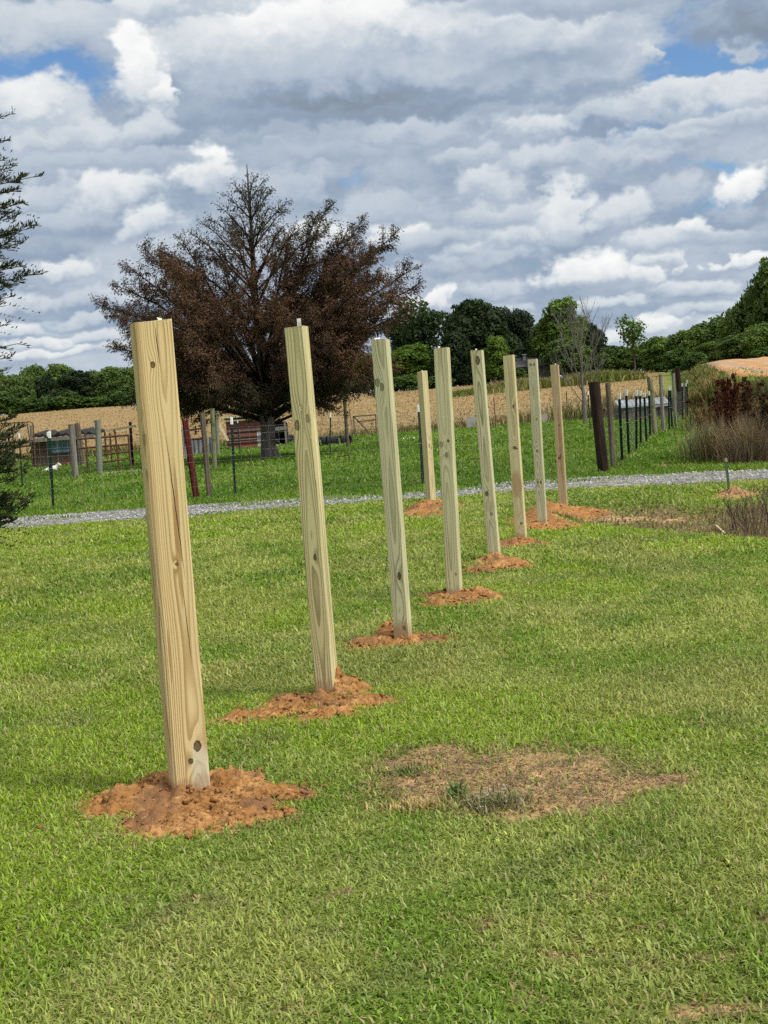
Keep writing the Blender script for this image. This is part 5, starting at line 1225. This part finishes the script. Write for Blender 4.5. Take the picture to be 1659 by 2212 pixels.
for px, top, w, Y, k, lab in ((1425, 728, 80, 150, 'field', 'lowest rounded tree at the left end of the road trees'), (1452, 722, 60, 156, 'pine', 'dark pine among the low road trees'), (1480, 716, 84, 148, 'broad', 'broad tree above the end of the lane'), (1522, 700, 90, 146, 'field', 'broad tree above the top of the dirt road'), (1560, 690, 90, 142, 'broad', 'green tree left of the tall road trees'),
        (1596, 668, 90, 138, 'field', 'tall tree above the dirt road bank'), (1636, 622, 110, 132, 'broad', 'second tallest road tree, next to the frame edge'), (1680, 568, 120, 126, 'broad', 'tallest road tree, cut by the right frame edge'), (1740, 560, 140, 124, 'broad', 'tree beyond the right frame edge'), (1540, 738, 80, 128, 'field', 'low leafy tree right above the dirt road crest'), (1600, 725, 90, 122, 'broad', 'low leafy tree by the right end of the dirt road'), (1650, 700, 90, 118, 'field', 'leafy tree low at the right frame edge')):
    tree(k, px, top, w, Y, lab, GR)
for px, top, w, Y, lab in ((1462, 755, 70, 130, 'shrub at the lane end below the pine'), (1496, 762, 60, 118, 'bright small shrub at the top of the lane'), (1655, 752, 60, 100, 'shrub on the bank at the right frame edge')):
    tree('shrub', px, top, w, Y, lab, 'shrubs along the road')

for px, top, w, Y, lab in ((935, 752, 110, 196, 'dark tree filling the gap between the open-crowned tree and the big dark evergreen'), (850, 770, 120, 198, 'green tree low behind the right side of the dead tree'), (1310, 748, 110, 200, 'far tree in the dip behind the bare tree'), (1060, 765, 120, 200, 'dark tree low behind the light green young tree')):
    tree('dark' if px != 850 else 'broad', px, top, w, Y, lab, GC)

# the big dead cedar in the pasture
def dead_tree():
    B = ground(583, 993); Y = B[1]; s = Y / FPX
    rt = thing('dead_tree', B, 'large dead cedar with rust-brown needles and a wide fanning crown', 'tree')
    k = s / (43.0 / FPX) * .0 + (633 * s) / 8.85         # metres per design metre
    tr = MB(); tr.tube([(0, 0, -.3), (0, 0, 0), (-.02, 0, .45), (.02, 0, .95), (.0, 0, 1.5)], [.36, .29, .22, .22, .22], 12)
    for j in range(7):
        a = j * .9; tr.tube([(math.cos(a) * .38, math.sin(a) * .38, -.08), (math.cos(a) * .24, math.sin(a) * .24, .10), (math.cos(a) * .15, math.sin(a) * .15, .5)], [.07, .08, .05], 6)
    tr.tube([(.16, -.12, .62), (.28, -.2, .58), (.31, -.22, .50)], [.06, .05, .03], 6)
    tr.build('trunk', BARK_C, rt)
    zR = [1.7, 2.1, 3.2, 3.9, 4.5, 5.1, 5.7, 6.3, 6.7, 7.1, 7.6, 8.2, 8.85]; RR = [3.0, 4.0, 4.5, 4.9, 4.8, 4.4, 3.9, 3.2, 2.3, 1.7, 1.3, .75, .0]
    br = MB(); FP = []; FD = []; FS = []
    br.tube([(0, 0, 1.3), (.02, 0, 3), (-.05, 0, 5), (0, .02, 7), (.02, 0, 8.8)], [.21, .15, .10, .05, .012], 8)
    def spray(p, d, L, dens, droop=.35):
        """a twig with small drooping needle sprays"""
        n = int(L * dens); t = rng.uniform(.12, 1.0, n)
        P = p + np.outer(t * L, d); P[:, 2] -= droop * .25 * (t * L) ** 2
        FP.append(P + rng.normal(0, .05, (n, 3))); dd = d + rng.normal(0, .65, (n, 3)); dd[:, 2] -= .30 + .3 * rng.random(n); FD.append(unit(dd)); FS.append(rng.uniform(.5, 1.3, n))
    EXTRA = [(2.35, .3, 7.55), (2.0, -.6, 7.1), (3.35, .1, 6.95), (2.9, -.5, 6.6), (4.35, -.2, 6.5), (4.75, .1, 5.4), (4.9, -.3, 4.9), (4.6, .4, 4.2), (3.8, .6, 6.2), (-3.3, .1, 6.65), (-2.7, -.5, 6.4), (-3.85, .2, 6.15), (-2.2, .4, 6.9)]      # shoulders of the crown
    nL = 100
    for i in range(nL + len(EXTRA)):
        u = (min(i, nL - 1) + .5) / nL
        ze = 1.72 + 6.8 * u ** 1.15; Re = float(np.interp(ze, zR, RR)); az = i * 2.39996 + rng.normal(0, .2)
        Re *= (.62 + .46 * rng.random() ** .7) if 2.6 < ze < 6.7 else (.8 + .28 * rng.random())
        ze += rng.normal(0, .12)
        if ze < 6.2: zs = 1.02 + max(0, (ze - 1.9)) * .30 + rng.uniform(0, .25)
        else: zs = max(2.6, ze - .35 - .62 * Re)
        zs = min(zs, ze - .25)
        e = np.array([math.cos(az) * Re, math.sin(az) * Re, ze])
        if i >= nL: e = np.array(EXTRA[i - nL]); Re = float(np.hypot(e[0], e[1])); ze = min(6.1, e[2]); zs = 1.9 + .25 * (e[2] - 6)
        st = np.array([0, 0, zs])
        # the limb leaves low, climbs and arches over at its tip
        m1 = st + (e - st) * .38 + np.array([0, 0, .10 * Re * .3]); m2 = st + (e - st) * .72 + np.array([0, 0, .06 * Re])
        pts = [st, m1, m2, e]; ln = np.linalg.norm(e - st); r0 = .014 + .0115 * ln
        br.tube([tuple(q) for q in pts], [r0, r0 * .7, r0 * .42, .008], 5)
        def lp(t):
            t3 = t * 3; j = min(2, int(t3)); f = t3 - j; return pts[j] * (1 - f) + pts[j + 1] * f
        dirn = unit((e - st)[None])[0]; side = unit(np.cross(dirn, [0, 0, 1])[None])[0]; upv = np.cross(side, dirn)
        ns = max(6, int(ln * 8.0)); thin = 1.0 if ze < 6.3 else .50
        for q in range(ns):
            t = .30 + .70 * (q + rng.random()) / ns if ze < 6.8 else .08 + .92 * (q + rng.random()) / ns
            p = lp(min(t, .999)); sl_ = (.8 if ze > 6.2 else 1.0) * (1.05 * (1 - t) ** .7 + .26) * rng.uniform(.5, 1.1) * min(1, .35 + Re * .22)
            phi = rng.uniform(0, 2 * np.pi); d = unit((dirn * .85 + side * math.cos(phi) * .75 + upv * math.sin(phi) * .75 + np.array([0, 0, .15]))[None])[0]
            tip = p + d * sl_; br.tube([tuple(p), tuple(p + d * sl_ * .6), tuple(tip - np.array([0, 0, .06 * sl_]))], [.011, .007, .003], 3, False)
            spray(p, d, sl_, 82 * thin * (1.1 - .5 * t))
            for _ in range(2):
                t2 = rng.uniform(.2, .8); p2 = p + d * sl_ * t2; d2 = unit((d + rng.normal(0, .55, 3))[None])[0]; l2 = sl_ * rng.uniform(.3, .55)
                if thin > .9: br.tube([tuple(p2), tuple(p2 + d2 * l2)], [.006, .002], 3, False)
                spray(p2, d2, l2, 92 * thin * (1.1 - .5 * t))
    br.build('branches', weathered('dead_branch_bark', (.030, .022, .018), (.060, .046, .038), 61), rt, smooth=True)
    P = np.concatenate(FP); D = np.concatenate(FD); Sz = np.concatenate(FS); n = len(P)
    sd = unit(np.cross(D, rng.normal(0, 1, (n, 3)))); L = .098 * Sz; w = .0145 * (.7 + .6 * rng.random(n))
    dr = np.array([0, 0, -1.0])
    mid = P + D * (L * .55)[:, None]; tip = mid + unit(D * .7 + dr * .5) * (L * .45)[:, None]
    V = np.stack([P, mid + sd * w[:, None], tip, mid - sd * w[:, None]], 1).reshape(-1, 3)
    f = fbm(P[:, 0] * .7 + 30, P[:, 2] * .7 + P[:, 1] * .4 + 30, 601, 3)
    c = mixc((.044, .027, .017), (.125, .070, .040), np.clip(sst(f, .3, .7) * .7 + .45 * rng.random(n) - .1, 0, 1))
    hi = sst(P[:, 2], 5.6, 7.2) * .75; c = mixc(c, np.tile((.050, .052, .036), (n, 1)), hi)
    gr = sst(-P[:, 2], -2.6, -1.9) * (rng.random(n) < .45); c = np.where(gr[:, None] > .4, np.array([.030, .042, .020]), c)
    print('dead needles', n)
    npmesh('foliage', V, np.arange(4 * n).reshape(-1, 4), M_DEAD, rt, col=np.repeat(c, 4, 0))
    rt.scale = (k, k, k)
dead_tree()

# bare dead sapling at the field edge
def bare_tree():
    B = ground(1264, 917); Y = B[1]; s = Y / FPX; h = 248 * s
    rt = thing('bare_tree', B, 'leafless grey tree with upswept twigs at the edge of the straw field', 'tree'); a = MB(); b = MB()
    a.tube([(0, 0, -.2), (.03, 0, h * .2), (-.02, 0, h * .40), (.05, 0, h * .60)], [.10, .08, .06, .04], 8); a.build('trunk', BARK_P, rt)
    R2 = random.Random(5)
    def grow(p, d, L, r, lev):
        pts = [p]; q = p.copy(); dd = d.copy()
        for k in range(4):
            dd = (dd + Vector((R2.uniform(-.12, .12), R2.uniform(-.12, .12), .07))).normalized(); q = q + dd * (L / 4); pts.append(q)
        b.tube([tuple(x) for x in pts], [r, r * .8, r * .6, r * .42, max(.004, r * .2)], 5, False)
        if lev < 3:
            for k in range(5 if lev == 0 else 4):
                j = R2.choice((1, 2, 2, 3, 3)); v = Vector((R2.uniform(-1, 1), R2.uniform(-1, 1), R2.uniform(.0, .5)))
                grow(pts[j], (dd * 1.15 + v * .62).normalized(), L * R2.uniform(.38, .6), r * .48, lev + 1)
    for k, (z, an, tl, L) in enumerate(((.18, 3.4, .7, .42), (.22, .4, .75, .40), (.28, 2.6, .60, .48), (.32, 5.6, .62, .46), (.38, 3.0, .5, .52), (.42, .1, .5, .50), (.46, 4.4, .4, .46), (.5, 1.6, .42, .44), (.56, 3.2, .25, .42), (.58, .3, .3, .44), (.60, 5.0, .1, .40))):
        d = Vector((math.cos(an) * math.sin(tl), math.sin(an) * math.sin(tl) * .7, math.cos(tl))).normalized(); grow(Vector((0, 0, h * z)), d, h * L * .9, .028, 0)
    b.build('branches', BARK_P, rt, smooth=True)
bare_tree()

# living cedar just outside the left edge, its tips reaching into view
def cedar():
    Y = 10.4; B = np.array([-4.75, Y, 0.0]); B[2] = float(H(B[0], Y))
    rt = thing('cedar_tree', B, 'living green cedar at the left edge with feathery twigs reaching into view', 'tree')
    a = MB(); a.tube([(0, 0, -.2), (.02, 0, 1.5), (-.02, 0, 3.5), (.0, 0, 6.6)], [.15, .12, .085, .012], 9); a.build('trunk', BARK_C, rt)
    br = MB(); VP = []; VD = []; VL = []
    tips = [(15, 250, .0), (24, 300, .1), (9, 345, .0), (24, 362, -.1), (72, 382, .0), (40, 352, .3), (34, 412, .2), (44, 440, -.2), (30, 470, .1), (72, 492, .0), (35, 505, .25), (48, 524, -.1), (76, 592, .0), (46, 575, .2), (40, 612, -.15), (28, 640, .1), (14, 660, .3), (22, 700, .0), (40, 742, .0), (28, 770, .15), (14, 800, .2),
            (28, 905, .1), (42, 930, .0), (66, 962, .1), (60, 985, -.1), (48, 1010, .1), (34, 1035, .2), (20, 1000, .0), (14, 975, -.2), (22, 945, .1), (8, 1020, .15), (58, 1072, .0), (62, 1092, .15), (40, 1110, -.1), (24, 1095, .1), (10, 1075, .0), (30, 1125, .0), (12, 1128, .2)]
    ends = [(at(px, py, Y + dy) - B, .62 if py < 370 or 625 < py < 850 else 1.0) for px, py, dy in tips]
    for k in range(90):                                   # the rest of the tree, out of the picture
        z = rng.uniform(.3, 6.2); rr = 2.4 * (1 - z / 7.2) * rng.uniform(.75, 1.05); az = rng.uniform(0, 2 * np.pi)
        if math.cos(az) * rr > 1.2: continue
        ends.append((np.array([math.cos(az) * rr, math.sin(az) * rr, z]), .55))
    def twig(p, d, L, dn):
        n = max(3, int(L * dn)); t = (np.arange(n) + rng.random(n)) / n; sg = np.where(np.arange(n) % 2, 1, -1)
        sd = unit(np.cross(d, [0.15, .3, 1.0])[None])[0]; upv = np.cross(sd, d)
        P = p + np.outer(t * L, d); P[:, 2] -= .25 * (t * L) ** 2
        dd = d * .75 + np.outer(sg * (.55 + .2 * rng.random(n)), sd) + np.outer(.25 + .35 * rng.random(n), upv)
        VP.append(P); VD.append(unit(dd)); VL.append((.036 + .026 * rng.random(n)) * (1.15 - .5 * t))
    for e, q in ends:
        z0 = max(.25, e[2] - .22 * np.linalg.norm(e[:2]) - .1); st = np.array([0, 0, z0]); mid = st + (e - st) * .55 + np.array([0, 0, .13]); pts = [st, mid, e]
        br.tube([tuple(v) for v in pts], [.020, .011, .0022], 5, False)
        for seg in (0, 1):
            p0, p1 = pts[seg], pts[seg + 1]; d = unit((p1 - p0)[None])[0]; L = np.linalg.norm(p1 - p0)
            if seg: twig(p0, d, L, 60 * q)
            n = int(L * (20 if seg else 6) * q)
            for k in range(n):
                t = (k + rng.random()) / n; l2 = (.34 * (1 - t) + .07 if seg else .42) * rng.uniform(.5, 1.1); p = p0 + (p1 - p0) * t
                sd = unit(np.cross(d, [0, 0, 1])[None])[0] * (1 if k % 2 else -1); d2 = unit((d * .8 + sd * rng.uniform(.1, .75) + np.array([0, 0, rng.uniform(-.35, .5)]))[None])[0]
                br.tube([tuple(p), tuple(p + d2 * l2)], [.0035, .0012], 3, False); twig(p, d2, l2, 120 * q)
                for _ in range(3 if q > .9 else 1):
                    tt = rng.uniform(.15, .8); d3 = unit((d2 + rng.normal(0, .5, 3))[None])[0]; twig(p + d2 * l2 * tt, d3, l2 * .5, 120 * q)
    br.build('branches', weathered('cedar_twig_bark', (.05, .036, .026), (.09, .07, .05), 63), rt)
    P = np.concatenate(VP); D = np.concatenate(VD); L = np.concatenate(VL); n = len(P); sd = unit(np.cross(D, rng.normal(0, 1, (n, 3)))) * .0050
    mid = P + D * (L * .5)[:, None]; V = np.stack([P, mid + sd, P + D * L[:, None], mid - sd], 1).reshape(-1, 3)
    c = mixc((.014, .026, .010), (.045, .062, .024), rng.random(n)); br_ = rng.random(n) < .08; c = np.where(br_[:, None], np.array([.09, .06, .03]), c)
    print('cedar leaflets', n)
    npmesh('foliage', V, np.arange(4 * n).reshape(-1, 4), M_LEAF, rt, col=np.repeat(c, 4, 0))
cedar()

# ------------------------------------------------------------------ weeds at the right
def dock(px, py, hpx, nb, label, spread_=.35, cols=((.055, .014, .010), (.115, .034, .020)), Y=None):
    B = ground(px, py); s = B[1] / FPX; h = hpx * s; rt = thing('tall_weed', B, label, 'weed', 'tall seeding weeds beside the lane'); st = MB(); P = []; D = []
    for k in range(nb):
        an = rng.uniform(0, 2 * np.pi); sp = spread_ * rng.uniform(.2, 1.1); e = np.array([math.cos(an) * sp * h * .55, math.sin(an) * sp * h * .4, h * rng.uniform(.72, 1.0)]); j = np.array([e[0] * .15, e[1] * .15, h * rng.uniform(.05, .35)])
        cu = e + np.array([e[0] * .25 + rng.normal(0, .02), 0, -.05 * h * rng.random()])
        pts = [np.zeros(3), j, j + (e - j) * .6, e, cu]; st.tube([tuple(q) for q in pts], [.009, .007, .005, .003, .0015], 4, False)
        n = int(230 * h); t = rng.uniform(0, 1, n) ** .8
        q = np.where((t < .7)[:, None], (j + (e - j) * .35) + ((e - (j + (e - j) * .35)) * (t / .7)[:, None]), e + (cu - e) * ((t - .7) / .3)[:, None])
        P.append(q + rng.normal(0, 1, (n, 3)) * (.030 * (1.1 - t * .8))[:, None]); D.append(rng.normal(0, 1, (n, 3)) + np.array([0, 0, .6]))
    st.build('stem', simple('weed_stem_brown', (.07, .04, .022), (.12, .075, .04), 20), rt)
    P = np.concatenate(P); D = np.concatenate(D); n = len(P); c = mixc(cols[0], cols[1], rng.random(n))
    V, F, C = leaf_quads(P, D, rng.uniform(.014, .034, n), c, 1.6); npmesh('seed_heads', V, F, M_DRY, rt, col=C)
dock(1578, 1002, 192, 10, 'tallest rust-red seeding weed beside the lane, standing darkest', .30)
dock(1560, 990, 168, 6, 'rust-red weed left of the tallest one', .30)
dock(1540, 985, 165, 4, 'reddish-green weed leaning left over the lane edge', .5, ((.06, .035, .015), (.12, .05, .025)))
dock(1618, 990, 185, 8, 'tall red weed with curled tips right of the tallest one', .28, ((.05, .022, .014), (.10, .045, .025)))
dock(1650, 1000, 150, 8, 'reddish weed at the right frame edge above the dry brush', .4, ((.05, .03, .018), (.10, .06, .03)))
def brush(name, px, py, w, hpx, n, cols, label, cat, wd=.006, tilt=.35, depth=.8, curl=None, kind=None):
    B = ground(px, py); s = B[1] / FPX; x = B[0] + rng.normal(0, w * s * .4, n); y = B[1] + np.abs(rng.normal(0, depth, n)); k = rng.integers(0, len(cols), n)
    c = np.array(cols)[k] * np.exp(rng.normal(0, .22, n))[:, None]; V, F, T, C = blades(x, y, hpx * s * rng.uniform(.35, 1.1, n), rng.uniform(.6, 1.4, n) * wd, np.abs(rng.normal(0, tilt, n)), c, curl=rng.uniform(.05, .7, n))
    return tag(npmesh(name, V, F, M_DRY, col=C, tris=T), label, cat, kind=kind)
brush('dry_brush', 1640, 1004, 75, 120, 2600, [(.17, .125, .09), (.22, .165, .12), (.13, .09, .07), (.26, .19, .12)], 'grey-brown dry brush right of the red weeds', 'brush')
brush('green_brush', 1552, 1000, 50, 95, 1500, [(.10, .11, .045), (.16, .14, .075), (.19, .16, .09), (.07, .09, .03)], 'grey-green brush at the foot of the red weeds', 'brush', .008, .5)
brush('tan_grass_clump', 1600, 1003, 30, 110, 500, [(.33, .25, .12), (.26, .19, .09)], 'tan grass clump between the red weeds and the dry brush', 'brush', .006, .3)
brush('brown_brush', 1645, 940, 80, 88, 2200, [(.085, .075, .04), (.12, .09, .05), (.06, .07, .025), (.15, .07, .04)], 'dark brown and green brush behind the red weeds', 'brush', .014, .35, 3.0)
brush('pale_leafed_weed', 1553, 975, 30, 70, 380, [(.26, .27, .20), (.20, .22, .14), (.33, .33, .27)], 'pale-leaved weed in front of the red weeds', 'weed', .012, .5, kind='stuff')
brush('bank_brush', 1648, 868, 90, 52, 1800, [(.075, .085, .035), (.11, .09, .045), (.055, .07, .025), (.14, .10, .05)], 'low dark brush on the bank between the red weeds and the dirt road', 'brush', .02, .4, 2.5)
# dead brown weeds in the rough corner
N = 7000; x = rng.uniform(1.9, 6.5, N); y = rng.uniform(9.8, 16.2, N); k = rng.random(N) < rough(x, y) * (.12 + .88 * sst(x - .27 * y + (fbm(x * 1.2, y * 1.2, 701, 3) - .5) * 2.0, -1.5, -.3)); x = x[k]; y = y[k]; n = len(x)
c = np.array([(.115, .075, .06), (.16, .11, .085), (.085, .055, .045), (.22, .165, .11)])[rng.integers(0, 4, n)] * np.exp(rng.normal(0, .2, n))[:, None]
hw = .035 + .27 * sst(x - .27 * y, -.75, -.05)                     # knee-high only out at the right, thin and low elsewhere
V, F, T, C = blades(x, y, rng.uniform(.35, 1.1, n) * hw, rng.uniform(.003, .007, n), np.abs(rng.normal(0, .5, n)), c, curl=rng.uniform(0, .8, n))
tag(npmesh('dead_weeds', V, F, M_DRY, col=C, tris=T), 'brown dead weeds in the rough corner beside the ditch', 'dead weeds', kind='stuff')
def twigw(px, py, hpx, label):
    B = ground(px, py); h = hpx * B[1] / FPX; a = MB(); R3 = random.Random(px)
    for k in range(6):
        e = Vector((R3.uniform(-.35, .35) * h, R3.uniform(-.3, .3) * h, h * R3.uniform(.6, 1))); a.tube([(R3.uniform(-.03, .03), 0, -.03), tuple(e * .5 + Vector((R3.uniform(-.04, .04), 0, .03))), tuple(e)], [.006, .004, .002], 4)
        for j in range(5):
            p = e * R3.uniform(.4, 1); a.tube([tuple(p), tuple(p + Vector((R3.uniform(-.06, .06), R3.uniform(-.05, .05), R3.uniform(.02, .09))))], [.003, .0012], 3)
    o = a.build('dead_weed', simple('dead_twig', (.06, .04, .032), (.11, .08, .06), 20)); o.location = tuple(B); tag(o, label, 'weed', 'dead twiggy weeds in the rough corner')
twigw(1588, 1146, 88, 'forked dead weed in front of the small sandy heap'); twigw(1632, 1150, 105, 'dead twiggy weed right of the forked one at the frame edge'); twigw(1658, 1130, 130, 'tallest dead weed, cut by the right frame edge below the driveway'); twigw(1612, 1155, 60, 'low dead weed between the forked one and the frame edge')
a = MB(); B = ground(1548, 1142); q = ground(1566, 1156); a.tube([(0, 0, .03), tuple(q - B + np.array([0, 0, .02]))], [.012, .010], 5); o = a.build('stick', W_PALE); o.location = tuple(B); tag(o, 'pale short stick lying at the lawn edge of the rough corner', 'stick')
